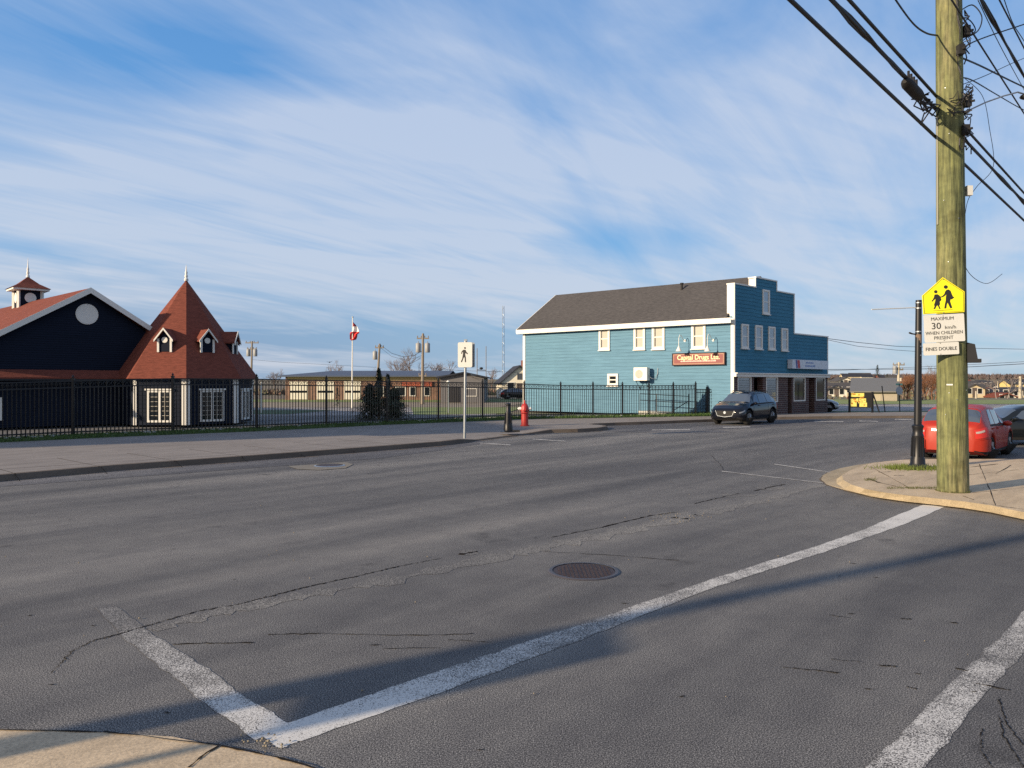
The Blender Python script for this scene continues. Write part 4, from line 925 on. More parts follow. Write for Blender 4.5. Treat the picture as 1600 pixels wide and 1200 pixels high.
# ------------------------------------------------------------------ big utility pole with its signs
pb = G(1489, 767.5, KH); PD = pb.y
def pole_c(z): k = (z-KH)/8.4; return V(pb.x-.071*k, pb.y, z)
def pole_r(z): return 22.3/F*PD-.045*(z-KH)/8.4
def pole_mat():
    m_, nt, b = nodes('green_pole')
    a = ntex(nt, 1.1, 5, .65, (1, 1, 4), coord='Object'); f = ntex(nt, 22, 4, .7, (1, 1, 14), coord='Object'); k = ntex(nt, 5, 4, .7, coord='Object')
    c = ramp(nt, a, [(.3, (.080, .095, .042)), (.5, (.130, .140, .064)), (.72, (.19, .165, .10))])
    c = mixc(nt, 1.0, c, ramp(nt, f, [(.34, (.5, .52, .48)), (.5, (1.05, 1.05, 1.0)), (.64, (1.55, 1.5, 1.35))]), 'MULTIPLY')
    c = mixc(nt, 1.0, c, ramp(nt, k, [(.35, (.75, .75, .72)), (.6, (1.05, 1.05, 1.05))]), 'MULTIPLY')
    nt.links.new(c, b.inputs['Base Color']); ck = ntex(nt, 9, 2, .5, (1, 1, 16), coord='Object', dist=.3); c = mixc(nt, 1.0, c, ramp(nt, ck, [(.30, (.4, .4, .36)), (.345, (1, 1, 1))]), 'MULTIPLY'); kn = ntex(nt, 2.3, 3, .6, (1, 1, .8), coord='Object'); c = mixc(nt, 1.0, c, ramp(nt, kn, [(.3, (.62, .6, .5)), (.45, (1, 1, 1)), (.7, (1.2, 1.18, 1.1))]), 'MULTIPLY')
    nt.links.new(c, b.inputs['Base Color']); b.inputs['Roughness'].default_value = .82; bump(nt, b, nmath(nt, 'ADD', f, nmath(nt, 'MULTIPLY', ck, 2)), .8, .02); return m_
up = thing('utility_pole', 'thick green treated wooden utility pole on the right corner pavement', 'utility pole', tuple(pb))
mb = MB(); zs_ = [KH-.2+i*.5 for i in range(25)]; mb.tube([pole_c(z) for z in zs_], [pole_r(z) for z in zs_], 28); mb.build('shaft', pole_mat(), up, smooth=40)
tv_ = V(-.62, -.78, 0)
def onp(z, ang, e=0): c = pole_c(z); r_ = pole_r(z)+e; return V(c.x+r_*math.cos(ang), c.y+r_*math.sin(ang), z)
mb = MB(); mb.tube([onp(z, R(183), .012) for z in (4.6, 5.2, 5.9, 6.4)], .016, 6); mb.build('conduit', mat('conduit_grey', (.25, .25, .2), .7), up)
mb = MB(); mb.tube([onp(z, R(0), .02) for z in (2.5, 4, 6, 8, 9.5)], .012, 5); mb.build('ground_wire', M_STEEL, up)
for k in range(14):
    a = rng.uniform(-2.6, -.5); z = rng.uniform(.4, 7); mb = MB(); mb.lathe([(.008, 0), (.008, .014)], onp(z, a, -.002), 5, (math.cos(a), math.sin(a), 0)); mb.build('staple', M_STEEL, up)
mb = MB(); a0 = R(-125); f_ = Fr(onp(2.53-.62, a0, .0), (-math.sin(a0), math.cos(a0), 0), (math.cos(a0), math.sin(a0), 0))
zt_ = P(1470, 601, PD).z; f_ = Fr(onp(zt_, a0, -.004), (-math.sin(a0), math.cos(a0), 0), (math.cos(a0), math.sin(a0), 0)); mb.fb(f_, -.06, .03, -.012, .012, 0, .012); mb.build('pole_tag', M_SIGNW, up)
mb = MB(); z_ = P(1508, 300, PD).z; mb.box(onp(5.15, R(-15), .06), (.09, .09, .16)); mb.build('terminal_box', M_SIGNW, up)
for z_, a_ in ((P(1490, 165, PD).z, R(-40)), (P(1490, 210, PD).z, R(-60)), (P(1490, 52, PD).z, R(-20)), (P(1483, 88, PD).z, R(-80))):
    mb = MB(); q = onp(z_, a_, 0); n_ = V(math.cos(a_), math.sin(a_), 0); mb.tube([q, q+n_*.16], .02, 6); mb.box(q+n_*.05, (.1, .1, .16)); mb.build('bracket', M_BLACKM, up)
mb = MB()                                               # tangle of drop wires wrapped round the pole
for k in range(26):
    zc_ = P(1490, rng.choice([165, 150, 175, 205, 60, 45]), PD).z+rng.gauss(0, .10); a_ = rng.uniform(-2.6, -.2); pts = []
    for q in range(7): a_ += rng.uniform(-.1, .42); zc_ += rng.gauss(0, .08); pts.append(onp(zc_, a_, rng.uniform(.01, .14)))
    mb.tube(pts, rng.uniform(.006, .014), 5)
for (x, y0, y1) in ((1482, 88, 135), (1479, 90, 130), (1486, 5, 60), (1492, 10, 70)):
    pts = [onp(P(x, y0+(y1-y0)*q/5, PD).z, R(-92)+q*.06, .02+.02*math.sin(q*2)) for q in range(6)]; mb.tube(pts, .008, 5)
mb.build('wire_tangle', M_CABLE, up)
FSg = Fr(V(*(pole_c(2.9)+V(-.085, -pole_r(3)-.035, 0)).xy, 0), V(math.cos(R(-6)), math.sin(R(-6)), 0), V(math.sin(R(-6)), -math.cos(R(-6)), 0))
roll = R(2.6)
def sign_frame(px, py): a, b_ = FSg.hit(px, py); o = FSg.P(a, b_, 0); r = FSg.r*math.cos(roll)+V(0, 0, 1)*math.sin(roll); u = V(0, 0, 1)*math.cos(roll)-FSg.r*math.sin(roll); return Fr(o, r, FSg.n, u)
SS = (FSg.o.y)/F; ZK = SS/6.669
sf = sign_frame(1474.8, 468); 
ss = thing('school_sign', 'fluorescent yellow five-sided school crossing sign on the green utility pole', 'sign', tuple(sf.o))
def zz(x, y, cx, cy): return ((x-cx)*ZK, -(y-cy)*ZK)
cx_, cy_ = (1474.8-1380)*6.669, (468-420)*6.669
def unroll(x, y): dx, dy = (x-cx_)*ZK, -(y-cy_)*ZK; return dx*math.cos(roll)+dy*math.sin(roll), -dx*math.sin(roll)+dy*math.cos(roll)
pent = [unroll(*p) for p in ((620, 88), (834, 240), (832, 452), (426, 474), (414, 278))]
mb = MB(); mb.prism([sf.P(x, y, 0) for x, y in pent][::-1], sf.n*.006); mb.build('sign_plate', M_YEL, ss)
cen = (sum(p[0] for p in pent)/5, sum(p[1] for p in pent)/5)
def inset(k): return [(cen[0]+(x-cen[0])*k, cen[1]+(y-cen[1])*k) for x, y in pent]
mb = MB(); o1, i1 = inset(.955), inset(.93)
for i in range(5): j = (i+1) % 5; mb.add([sf.P(*o1[i], .008), sf.P(*o1[j], .008), sf.P(*i1[j], .008), sf.P(*i1[i], .008)], [(3, 2, 1, 0)])
mb.build('border_line', M_SIGNK, ss)
mb = MB()
def fp_(pts, c): mb.prism([sf.P(*unroll(x, y), c) for x, y in pts][::-1], sf.n*.003)
circ = lambda x, y, rx, ry: [(x+rx*math.cos(k/14*6.283), y+ry*math.sin(k/14*6.283)) for k in range(14)]
fp_(circ(648, 190, 20, 19), .007); fp_(circ(549, 238, 17, 17), .007)
fp_([(655, 220), (675, 216), (694, 228), (706, 262), (716, 286), (732, 300), (704, 320), (694, 318), (690, 340), (700, 372), (712, 408), (692, 412), (674, 370), (664, 350), (656, 378), (652, 412), (634, 414), (638, 378), (648, 330), (650, 290), (655, 262), (640, 280), (616, 296), (590, 298), (590, 290), (612, 286), (634, 262), (642, 238)], .008)
fp_([(536, 268), (566, 264), (584, 276), (594, 292), (604, 320), (596, 336), (588, 340), (590, 372), (582, 378), (590, 404), (598, 416), (584, 418), (570, 384), (558, 382), (550, 400), (540, 420), (526, 418), (538, 390), (532, 376), (544, 336), (548, 310), (530, 324), (514, 342), (506, 336), (522, 316), (532, 292)], .0075)
fp_([(524, 436), (716, 424), (716, 428), (524, 440)], .007)
mb.build('children_figures', M_SIGNK, ss)
bolt = MB(); 
for p in ((624, 112), (628, 460)): bolt.lathe([(.008, 0), (.006, .006)], sf.P(*unroll(*p), .006), 8, sf.n)
bolt.build('bolt', M_STEEL, ss)
def plate(px0, px1, py0, py1, name, label, lines):
    f = sign_frame((px0+px1)/2, (py0+py1)/2); w_, h_ = (px1-px0)*SS, (py1-py0)*SS
    t = thing(name, label, 'sign', tuple(f.o)); mb = MB(); mb.prism(rrect(f, -w_/2, w_/2, -h_/2, h_/2, .02, .0), f.n*.006); mb.build('sign_plate', M_SIGNW, t)
    for body, sz, x, y, sx in lines: text(body, sz*h_, f, x*w_, y*h_, .0085, M_SIGNK if sz > .2 else mat('faded_black', (.07, .07, .065), .7), 'lettering', t, sx=sx, ext=.0015)
    b2 = MB()
    for s_ in (-1, 1): b2.lathe([(.007, 0), (.005, .005)], f.P(-.01, s_*h_*.44, .006), 8, f.n)
    b2.build('bolt', M_BLACKM, t); return t
plate(1445.2, 1505.3, 491.0, 534.3, 'speed_sign', 'white sign limiting speed when children are present, under the yellow school sign', [('MAXIMUM', .17, -.04, .29, 1.0), ('30', .33, -.20, -.02, 1.05), ('km/h', .17, .15, -.03, 1.15), ('WHEN CHILDREN', .17, -.01, -.22, .93), ('PRESENT', .17, -.03, -.40, 1.0)])
plate(1443.8, 1496.8, 535.2, 554.4, 'fines_sign', 'small white sign reading fines double, lowest on the green pole', [('FINES DOUBLE', .40, -.0, -.14, .93)])
a_ = R(-28); jb = thing('junction_box', 'dark box on the right side of the green pole behind the white signs', 'junction box', tuple(onp(2.45, a_)))
mb = MB(); zc0, zc1 = P(1500, 567, PD).z, P(1500, 536, PD).z; q = onp(2.5, a_, -.01); fj = Fr(V(q.x, q.y, 0), V(-math.sin(a_), math.cos(a_), 0), V(math.cos(a_), math.sin(a_), 0))
mb.hexa([fj.P(-.11, zc0, 0), fj.P(.11, zc0, 0), fj.P(.11, zc0, .16), fj.P(-.11, zc0, .16), fj.P(-.11, zc1, 0), fj.P(.11, zc1, 0), fj.P(.11, zc1-.03, .11), fj.P(-.11, zc1-.03, .11)])
mb.build('box', M_BLACK, jb); mb = MB(); mb.fb(fj, -.13, .13, zc0, zc0+.06, .0, .2); mb.build('lid', M_BLACK, jb)
# ------------------------------------------------------------------ overhead cables
cdir = V(.67, .74, 0)
def cable(name, label, pts, r, tangle=0, n=7, sag=0.0, grp=None):
    mb = MB(); pts = [Vector(p) for p in pts]; fine = []
    for i in range(len(pts)-1):
        seg = max(2, int((pts[i+1]-pts[i]).length/.6)); seg = min(seg, 60)
        for k in range(seg): s = k/seg; fine.append(pts[i].lerp(pts[i+1], s)-V(0, 0, 4*sag*s*(1-s)))
    fine.append(pts[-1]); mb.tube(fine, r, n)
    if tangle:
        for q in range(2):
            ph = q*3.1; mb.tube([p+V(.04*math.cos(i*.9+ph), .0, tangle*math.sin(i*1.1+ph)) for i, p in enumerate(fine)], r*.6, 5)
    o = mb.build(name, M_CABLE, org=pts[0], smooth=60); tag(o, label, 'cable', grp); return o
def street_pts(z, off=0.0, back=-14, fwd=60):
    c = V(pb.x, pb.y, z)+V(.74, -.67, 0)*off; return [c+cdir*back, c, c+cdir*fwd]
e_ = -.27
zA = P(1483, 207, PD-.1).z; cable('overhead_cable', 'lowest thick black cable passing the green pole', street_pts(zA, e_+.02), .026, grp='overhead cables')
zB = P(1478, 160, PD-.1).z; cable('overhead_cable', 'thick lashed cable carrying the splice case left of the green pole', street_pts(zB, e_), .028, .045, grp='overhead cables')
zC = zB+.16; cable('overhead_cable', 'upper strand of the thick pair running into the green pole', street_pts(zC, e_+.05), .024, grp='overhead cables')
q0 = V(pb.x, pb.y, zB-.02)+V(.74, -.67, 0)*e_-cdir*1.35
sc0 = thing('splice_case', 'fat black splice case hanging on the thick cable left of the green pole', 'splice case', tuple(q0))
mb = MB(); mb.lathe([(.03, -.46), (.07, -.40), (.088, -.32), (.09, .22), (.08, .36), (.03, .46)], q0-V(0, 0, .05), 12, cdir); mb.build('case', M_BLACKM, sc0, smooth=40)
mb = MB()
for k in range(8):
    pts = [q0+cdir*(.3+j*.2)+V(rng.gauss(0, .07), rng.gauss(0, .07), rng.gauss(-.08, .09)) for j in range(6)]; mb.tube(pts, .012, 5)
for s in (-.25, -.1, .05, .2): mb.tube([q0+cdir*s+V(0, 0, .05), q0+cdir*s+V(0, 0, .17)], .02, 5)
mb.build('tail_wires', M_CABLE, sc0)
# higher primary / secondary wires right of the pole
for i, (off, zpy, r_, tg, lb) in enumerate(((.45, 22, .020, .045, 'twisted dark cable descending right from the top of the green pole'), (.62, 10, .013, 0, 'thin wire just above the twisted cable right of the green pole'), (.30, 62, .014, 0, 'thin wire running just under the twisted cable right of the green pole'))):
    z_ = P(1500, zpy, PD).z; c = V(pb.x, pb.y, z_)+V(.74, -.67, 0)*off
    cable('overhead_cable', lb, [c-cdir*10, c, c+cdir*45], r_, tg, grp='overhead cables')
def pxcable(label, pts, r_, name='overhead_cable', sub=8):
    p3 = [P(*p) for p in pts]
    out = []
    for i in range(len(p3)-1):     # smooth through points
        p0, p1, p2, p3_ = p3[max(i-1, 0)], p3[i], p3[i+1], p3[min(i+2, len(p3)-1)]
        for k in range(sub):
            t = k/sub; out.append(.5*((2*p1)+(p2-p0)*t+(2*p0-5*p1+4*p2-p3_)*t*t+(3*p1-p0-3*p2+p3_)*t**3))
    out.append(p3[-1])
    if pts[-1][0] > 1620: out.append(out[-1]+(out[-1]-out[-2]).normalized()*30)      # wires run on well past the view
    if pts[0][1] < -5: out.insert(0, out[0]+(out[0]-out[1]).normalized()*20)
    mb = MB(); mb.tube(out, r_, 6); o = mb.build(name, M_CABLE, org=out[0], smooth=60); tag(o, label, 'cable', 'overhead cables'); return o
pxcable('loose service wire dropping into the green pole from the top left', [(1385, -25, 10), (1403, 5, 10.6), (1428, 38, 11.4), (1448, 52, 12.1), (1466, 55.5, 12.7)], .014)
pxcable('straight dark wire rising right from the green pole near the top', [(1484, 92, 12.7), (1520, 66, 13), (1600, 38, 13.6), (1660, 18, 14)], .012)
pxcable('straight dark wire falling right from the green pole at half height', [(1488, 85, 12.6), (1530, 102, 14), (1600, 136, 17), (1700, 180, 21)], .016)
pxcable('thin drooping wire crossing right from the green pole', [(1502, 121, 13), (1520, 126, 14), (1556, 147, 17), (1600, 172, 21), (1660, 200, 24)], .012)
pxcable('faint far wire crossing the sky near the right edge', [(1566, -10, 22), (1582, 35, 24), (1600, 64, 26), (1640, 130, 30)], .014)
pxcable('faint high wire slanting down behind the twisted cable', [(1528, 0, 16), (1562, 70, 19), (1600, 140, 24), (1650, 230, 30)], .010)
pxcable('thin wire slanting up to the right edge behind the other cables', [(1504, 132, 13), (1540, 118, 15), (1600, 91, 19), (1660, 70, 22)], .008)
pxcable('hair-thin drop wire hanging beside the green pole down to the right', [(1507, 122, 12.8), (1535, 150, 13), (1546, 200, 13), (1552, 260, 13), (1526, 292, 12.9), (1511, 318, 12.8), (1506, 370, 12.8), (1510, 420, 12.8), (1540, 443, 13.5), (1566, 428, 14)], .005)
# hanging loops
pxcable('wire loops bunched on the right side of the green pole top', [(1503, 15, 12.7), (1520, 8, 12.7), (1534, 26, 12.6), (1528, 48, 12.6), (1508, 58, 12.7), (1500, 48, 12.7), (1512, 30, 12.8), (1524, 48, 12.8), (1503, 60, 12.8)], .010)
ar = thing('street_lamp', 'curved street lamp arm reaching right from the green pole', 'street lamp', tuple(P(1506, 176, 13)))
mb = MB(); mb.tube([P(1506, 176, 12.8), P(1540, 160, 12.9), P(1568, 150, 13), P(1590, 144, 13.1), P(1604, 148, 13.2)], .014, 6); mb.build('arm', M_STEEL, ar, smooth=40)
mb = MB(); mb.ball(P(1606, 151, 13.2), (.14, .1, .05), 10); mb.build('lamp_head', M_BLACKM, ar, smooth=60)
# ------------------------------------------------------------------ black lamp post on the corner
lb = G(1434, 732, KH); LDp = lb.y
lp = thing('lamp_post', 'black cut-off street lamp post with fluted base and taped bands on the corner', 'lamp post', tuple(lb))
ztop_ = P(1435.5, 469, LDp).z; tx = .02
def lz(y): return P(1434, y, LDp).z
mb = MB(); mb.tube([V(lb.x, lb.y, lz(668)), V(lb.x+tx, lb.y, ztop_)], [.078, .060], 14); mb.build('shaft', M_BLACK, lp, smooth=40)
mb = MB(); z0 = lb.z; h_ = lz(663)-z0
mb.lathe([(.20, 0), (.20, .035), (.17, .07), (.145, .12), (.14, .20), (.125, .24), (.115, h_*.72), (.12, h_*.74), (.10, h_*.80), (.10, h_*.9), (.115, h_*.94), (.115, h_*.97), (.085, h_)], lb, 18); mb.build('base', M_BLACK, lp, smooth=30)
mb = MB()
for k in range(10): a = k*math.pi/5; mb.tube([lb+V(.128*math.cos(a), .128*math.sin(a), .26), lb+V(.113*math.cos(a), .113*math.sin(a), h_*.7)], .012, 5)
mb.build('fluting', M_BLACK, lp)
mb = MB()
for y in (474, 482.5, 519, 542, 556, 569): mb.lathe([(.067, 0), (.067, .022)], V(lb.x+tx*.8, lb.y, lz(y)), 14)
mb.build('band', M_STEEL, lp)
mb = MB(); zz_ = lz(530); mb.lathe([(.066, -.08), (.066, .10)], V(lb.x+.015, lb.y, zz_), 14); mb.build('sticker', mat('old_sticker', (.16, .11, .08), .8, var=.5, scale=30), lp)
mb = MB(); mb.tube([P(1362, 483.5, LDp-.3), P(1432, 480.5, LDp)], .012, 6); mb.build('banner_rod', M_SIGNW, lp)
mb = MB(); mb.tube([P(1421, 520, LDp-.1), P(1425, 521.5, LDp-.05), P(1434, 523, LDp)], [.02, .016, .014], 6); mb.build('hook', M_BLACK, lp)
wb = MB()
for k in range(420):
    a = rng.uniform(0, 6.28); c_ = (pb+V(.25*math.cos(a), .25*math.sin(a), 0)) if k < 180 else G(rng.gauss(1360, 5), rng.gauss(750, 1), KH) if k < 250 else G(rng.uniform(1385, 1466), 763+rng.gauss(0, .5), KH); hh = rng.uniform(.01, .05)
    wb.add([c_+V(.005, 0, 0), c_-V(.005, 0, 0), c_+V(rng.gauss(0, .02), rng.gauss(0, .02), hh)], [(0, 1, 2)])
tag(wb.build('weeds', mat('weed', (.09, .10, .03), .8, var=.4)), 'thin weeds in the cracks of the corner pavement round the green pole', 'weeds', kind='stuff')
gb = MB()
for k in range(900):
    a = rng.uniform(0, 6.28); r_ = abs(rng.gauss(0, .24))+.12; q = lb+V(math.cos(a)*r_*1.25-.14, math.sin(a)*r_*.7-.04, 0); hh = rng.uniform(.03, .12)
    gb.add([q+V(.01, 0, 0), q-V(.01, 0, 0), q+V(rng.gauss(0, .05), rng.gauss(0, .05), hh)], [(0, 1, 2)])
tag(gb.build('grass_tuft', mat('tuft', (.13, .17, .035), .8, var=.5, scale=8), org=lb), 'green grass tuft round the foot of the black lamp post', 'grass', kind='stuff')
# ------------------------------------------------------------------ manhole covers
mc = G(912, 893)
M_IRON = mat('cast_iron', (.048, .030, .028), .6, .3, var=.35, scale=9, bmp=.5, bscale=60)
mh = thing('manhole_cover', 'round rusty iron manhole cover in the middle of the near carriageway', 'manhole cover', tuple(mc))
r_ = .345
mb = MB(); mb.lathe([(r_*.93, 0), (r_*.93, .007), (r_*.90, .0075)], mc, 40); mb.build('lid', M_IRON, mh)
mb = MB()
for i in range(-7, 8):
    for j in range(-7, 8):
        x, y = i*.042, j*.042
        if x*x+y*y < (r_*.84)**2: mb.box((mc.x+x, mc.y+y, .0095), (.026, .026, .005))
mb.build('tread_pattern', M_IRON, mh)
mb = MB()
for k in range(48):
    a, b_ = k/48*6.2832, (k+1)/48*6.2832
    for r0, r1, z0, z1 in ((r_*.94, r_*1.03, .013, .013), (r_*1.03, r_*1.07, .013, .003)):
        mb.add([mc+V(r0*math.cos(a), r0*math.sin(a), z0), mc+V(r1*math.cos(a), r1*math.sin(a), z1), mc+V(r1*math.cos(b_), r1*math.sin(b_), z1), mc+V(r0*math.cos(b_), r0*math.sin(b_), z0)], [(0, 1, 2, 3)])
mb.build('rim', mat('iron_rim', (.075, .068, .075), .5, .4, var=.3, scale=12), mh)
m2 = G(515, 728)
mb = MB(); pts = [G(x, y) for x, y in ((450, 729), (490, 726.5), (540, 722.5), (552, 726), (540, 732), (500, 735), (465, 733.5))]; mb.poly([V(q.x, q.y, .0095) for q in pts])
struct(mb.build('road_patch', mat('pale_patch', (.16, .145, .12), .9, var=.3, scale=6)))
mh2 = thing('manhole_cover', 'sunken manhole cover in a pale patch near the far kerb', 'manhole cover', tuple(m2))
mb = MB(); mb.lathe([(.30, 0), (.30, .016), (.28, .017)], m2, 24); mb.build('lid', M_IRON, mh2)
mb = MB()
for k in range(32):
    a, b_ = k/32*6.2832, (k+1)/32*6.2832
    mb.add([m2+V(.31*math.cos(a), .31*math.sin(a), .022), m2+V(.36*math.cos(a), .36*math.sin(a), .012), m2+V(.36*math.cos(b_), .36*math.sin(b_), .012), m2+V(.31*math.cos(b_), .31*math.sin(b_), .022)], [(0, 1, 2, 3)])
mb.build('rim', M_STEEL, mh2)
# ------------------------------------------------------------------ cars
def paint_mat(name, c, metal=.3, coat=1, rg=(.26, .42)):
    m_, nt, b = nodes(name); b.inputs['Base Color'].default_value = (*c, 1); b.inputs['Metallic'].default_value = metal; b.inputs['Roughness'].default_value = .32
    b.inputs['Coat Weight'].default_value = coat; b.inputs['Coat Roughness'].default_value = .05 if coat >= 1 or coat < .4 else .22; b.inputs['Specular IOR Level'].default_value = .3+.2*coat
    d = ntex(nt, 2, 5, .7, coord='Object'); nt.links.new(ramp(nt, d, [(.3, (rg[0],)*3), (.7, (rg[1],)*3)]), b.inputs['Roughness']); return m_
def lerp_tab(t, x):
    if x <= t[0][0]: return t[0][1]
    for (x0, y0), (x1, y1) in zip(t[:-1], t[1:]):
        if x <= x1: s = (x-x0)/(x1-x0); s = s*s*(3-2*s)*.5+s*.5; return y0+(y1-y0)*s
    return t[-1][1]
def car(name, label, cat, paint, L_, W_, top, belt, win, whl, R_=.33, gc=.2, ws=None, rw=None, taillight=(.55, .95), headlight=(.55, .78), roofw=.74, bump_z=.55, group=None, tl_c=(.45, .02, .015)):
    root = local_thing(name, label, cat, group); xr, xf = whl
    def w_at(x):
        e = .42; d = min(x+L_/2, L_/2-x)
        k = 1 if d > e else .60+.40*math.sqrt(max(0, 1-((e-d)/e)**2.2))
        return W_/2*k
    def arch(x):
        z = gc
        for xw in (xr, xf):
            d = abs(x-xw)
            if d < R_+.07: z = max(z, R_+math.sqrt((R_+.07)**2-d*d)*.98)
        return z
    def sec(x):
        w_ = w_at(x); zt, zb = lerp_tab(top, x), lerp_tab(belt, x); zb = min(zb, zt-.03); a = arch(x); d = min(x+L_/2, L_/2-x)
        lift = .10*max(0, 1-d/.25); lo = max(gc+lift, a); g = max(0, min(1, (zt-zb-.06)/.35))
        wt = w_*(.90*(1-g)+roofw*g)
        z2 = max(lo+.03, gc+.10); z3 = max(lo+.06, (gc+zb)*.52)
        return [V(x, 0, lo), V(x, w_*.93, lo), V(x, w_*.985, z2), V(x, w_, max(z3, z2+.02)), V(x, w_*.985, max(zb-.09, z3+.04)), V(x, w_*.945, max(zb, z3+.07)), V(x, wt, zt-.055*g-.015), V(x, wt*.84, zt-.004), V(x, wt*.45, zt+.012), V(x, 0, zt+.016)]
    xs = []; x = -L_/2
    while x < L_/2: xs.append(x); x += .035
    xs.append(L_/2); xs[0] += .002
    body = MB(); K = len(sec(0))
    for s_ in (1, -1):
        rows = [[V(p.x, p.y*s_, p.z) for p in sec(x)] for x in xs]
        b0 = len(body.v)
        for r in rows: body.v += r
        for i in range(len(rows)-1):
            for k in range(K-1):
                q = (b0+i*K+k, b0+i*K+k+1, b0+(i+1)*K+k+1, b0+(i+1)*K+k); body.f.append(q if s_ > 0 else q[::-1]); body.m.append(0)
        for i in (0, len(rows)-1): body.f.append(tuple(b0+i*K+k for k in range(K))); body.m.append(0)
    bo = body.build('body', paint, root, smooth=32)
    def surf(x, u, s_, off):
        u = max(0, min(K-1.001, u)); i = int(u); f = u-i; e = .02
        p = sec(x); q = p[i].lerp(p[i+1], f)
        r0, r1 = sec(x-e), sec(x+e); tx_ = r1[i].lerp(r1[i+1], f)-r0[i].lerp(r0[i+1], f); tu = p[i+1]-p[i]
        n = tx_.cross(tu)
        if n.length < 1e-9: n = V(0, 1, 0)
        n.normalize()
        if n.y < 0 and u < 8: n = -n
        if n.z < 0 and u >= 7: n = -n
        q = q+n*off; return V(q.x, q.y*s_, q.z)
    def patch(pname, m_, x0, x1, u0, u1, sides=(1, -1), off=.006, nx=10, nu=4, parent=None, x0t=None, x1t=None):
        mb = MB()
        for s_ in sides:
            b0 = len(mb.v)
            for i in range(nx+1):
                for j in range(nu+1):
                    f = j/nu; a = x0+(0 if x0t is None else (x0t-x0)*f); c = x1+(0 if x1t is None else (x1t-x1)*f)
                    mb.v.append(surf(a+(c-a)*i/nx, u0+(u1-u0)*f, s_, off))
            for i in range(nx):
                for j in range(nu):
                    q = (b0+i*(nu+1)+j, b0+i*(nu+1)+j+1, b0+(i+1)*(nu+1)+j+1, b0+(i+1)*(nu+1)+j); mb.f.append(q if s_ > 0 else q[::-1]); mb.m.append(0)
        return mb.build(pname, m_, parent or root, smooth=40)
    for (x0, x1, x0t, x1t) in win: patch('side_window', M_CARG, x0, x1, 5.12, 5.90, x0t=x0t, x1t=x1t, off=.005)
    patch('windscreen', M_CARG, ws[0], ws[1], 6.15, 9, off=.006, nx=12)
    patch('rear_window', M_CARG, rw[0], rw[1], 6.15, 9, off=.006, nx=12)
    patch('tail_light', mat('tail_red', tl_c, .45, var=.25, scale=14), -L_/2+.012, -L_/2+.34, 3.35, 4.95, off=.010, nx=8)
    patch('headlight', mat('lamp_clear', (.20, .22, .24), .15, .3), L_/2-.36, L_/2-.06, 4.25, 4.9, off=.008, nx=8)
    patch('bumper_trim', M_BLACKM, -L_/2+.01, -L_/2+.5, 1.2, 2.2, off=.006, nx=8); patch('bumper_trim', M_BLACKM, L_/2-.5, L_/2-.01, 1.2, 2.2, off=.006, nx=8)
    patch('sill', M_BLACKM, xr+R_+.1, xf-R_-.1, 1.1, 1.95, off=.004, nx=4)
    for x in (win[0][0]-.02, (win[0][1]+win[1][0])/2 if len(win) > 1 else 0, win[-1][1]+.02): patch('door_seam', M_BLACKM, x-.006, x+.006, 2.2, 5.0, off=.002, nx=1, nu=8)
    patch('belt_trim', M_BLACKM, win[0][0]-.05, win[-1][1]+.05, 4.98, 5.10, off=.008, nx=12, nu=1)
    for s_ in (1, -1):
        for x in (win[0][0]+.08, win[-1][0]+.08):
            h = MB(); p = surf(x, 4.35, s_, .02); h.box(p, (.16, .03, .03)); h.build('door_handle', paint, root)
        h = MB(); p = surf(win[-1][1]-.05, 5.05, s_, .10); h.ball(p, (.10, .11, .075), 10); h.build('wing_mirror', paint, root, smooth=60)
        for xw in (xr, xf):
            c = V(xw, s_*(W_/2-.11), R_); t = MB(); t.lathe([(R_*.62, -.10), (R_*.93, -.10), (R_, -.07), (R_, .07), (R_*.93, .10), (R_*.64, .10)], c, 26, (0, s_, 0)); wo = t.build('wheel', M_RUBBER, root, smooth=35)
            rm = MB(); rm.lathe([(R_*.63, .06), (R_*.63, .085), (R_*.56, .09), (R_*.54, .04), (.02, .035)], c, 22, (0, s_, 0)); 
            for k in range(5):
                a = k*math.pi*2/5; d = V(math.cos(a), 0, math.sin(a)); rm.tube([c+V(0, s_*.075, 0)+d*.03, c+V(0, s_*.085, 0)+d*R_*.58], [.045, .03], 5)
            rm.lathe([(.06, .06), (.05, .10)], c, 10, (0, s_, 0)); rm.build('rim', mat('alloy', (.22, .23, .25), .35, .7), wo, smooth=35)
    zb_ = lerp_tab(belt, -L_/2)
    pl = MB(); pl.box((-L_/2-.012, 0, bump_z), (.02, .36, .16)); pl.build('licence_plate', mat('plate', (.36, .37, .40), .6), root)
    un = MB(); un.box((0, 0, gc+.03), (L_*.86, W_*.7, .10)); un.build('underbody', M_BLACKM, root)
    return root, patch, surf
# black crossover parked in front of the shop
suv, patch, surf = car('parked_suv', 'black crossover parked at the kerb in front of the teal shop', 'car', paint_mat('black_paint', (.004, .005, .010), 0, .25, (.08, .16)), 4.15, 1.70,
    [(-2.08, .78), (-1.98, .98), (-1.75, 1.28), (-1.35, 1.46), (-.5, 1.53), (.15, 1.52), (.55, 1.42), (1.02, 1.06), (1.2, 1.0), (1.7, .90), (2.0, .76), (2.08, .62)],
    [(-2.08, .76), (-1.9, .95), (-1, .97), (.6, .93), (1.2, .92), (2.08, .6)], [(-1.45, -.78, -1.2, -.74), (-.70, .10, -.66, .05), (.17, .80, .12, .42)], (-1.28, 1.30), .345, .24, (.56, 1.04), (-1.88, -1.40), roofw=.70)
gm = MB(); gm.prism([V(2.05, -.42, .66), V(2.05, .42, .66), V(2.05, .34, .42), V(2.05, -.34, .42)], V(.035, 0, 0)); gm.build('grille', M_BLACKM, suv)
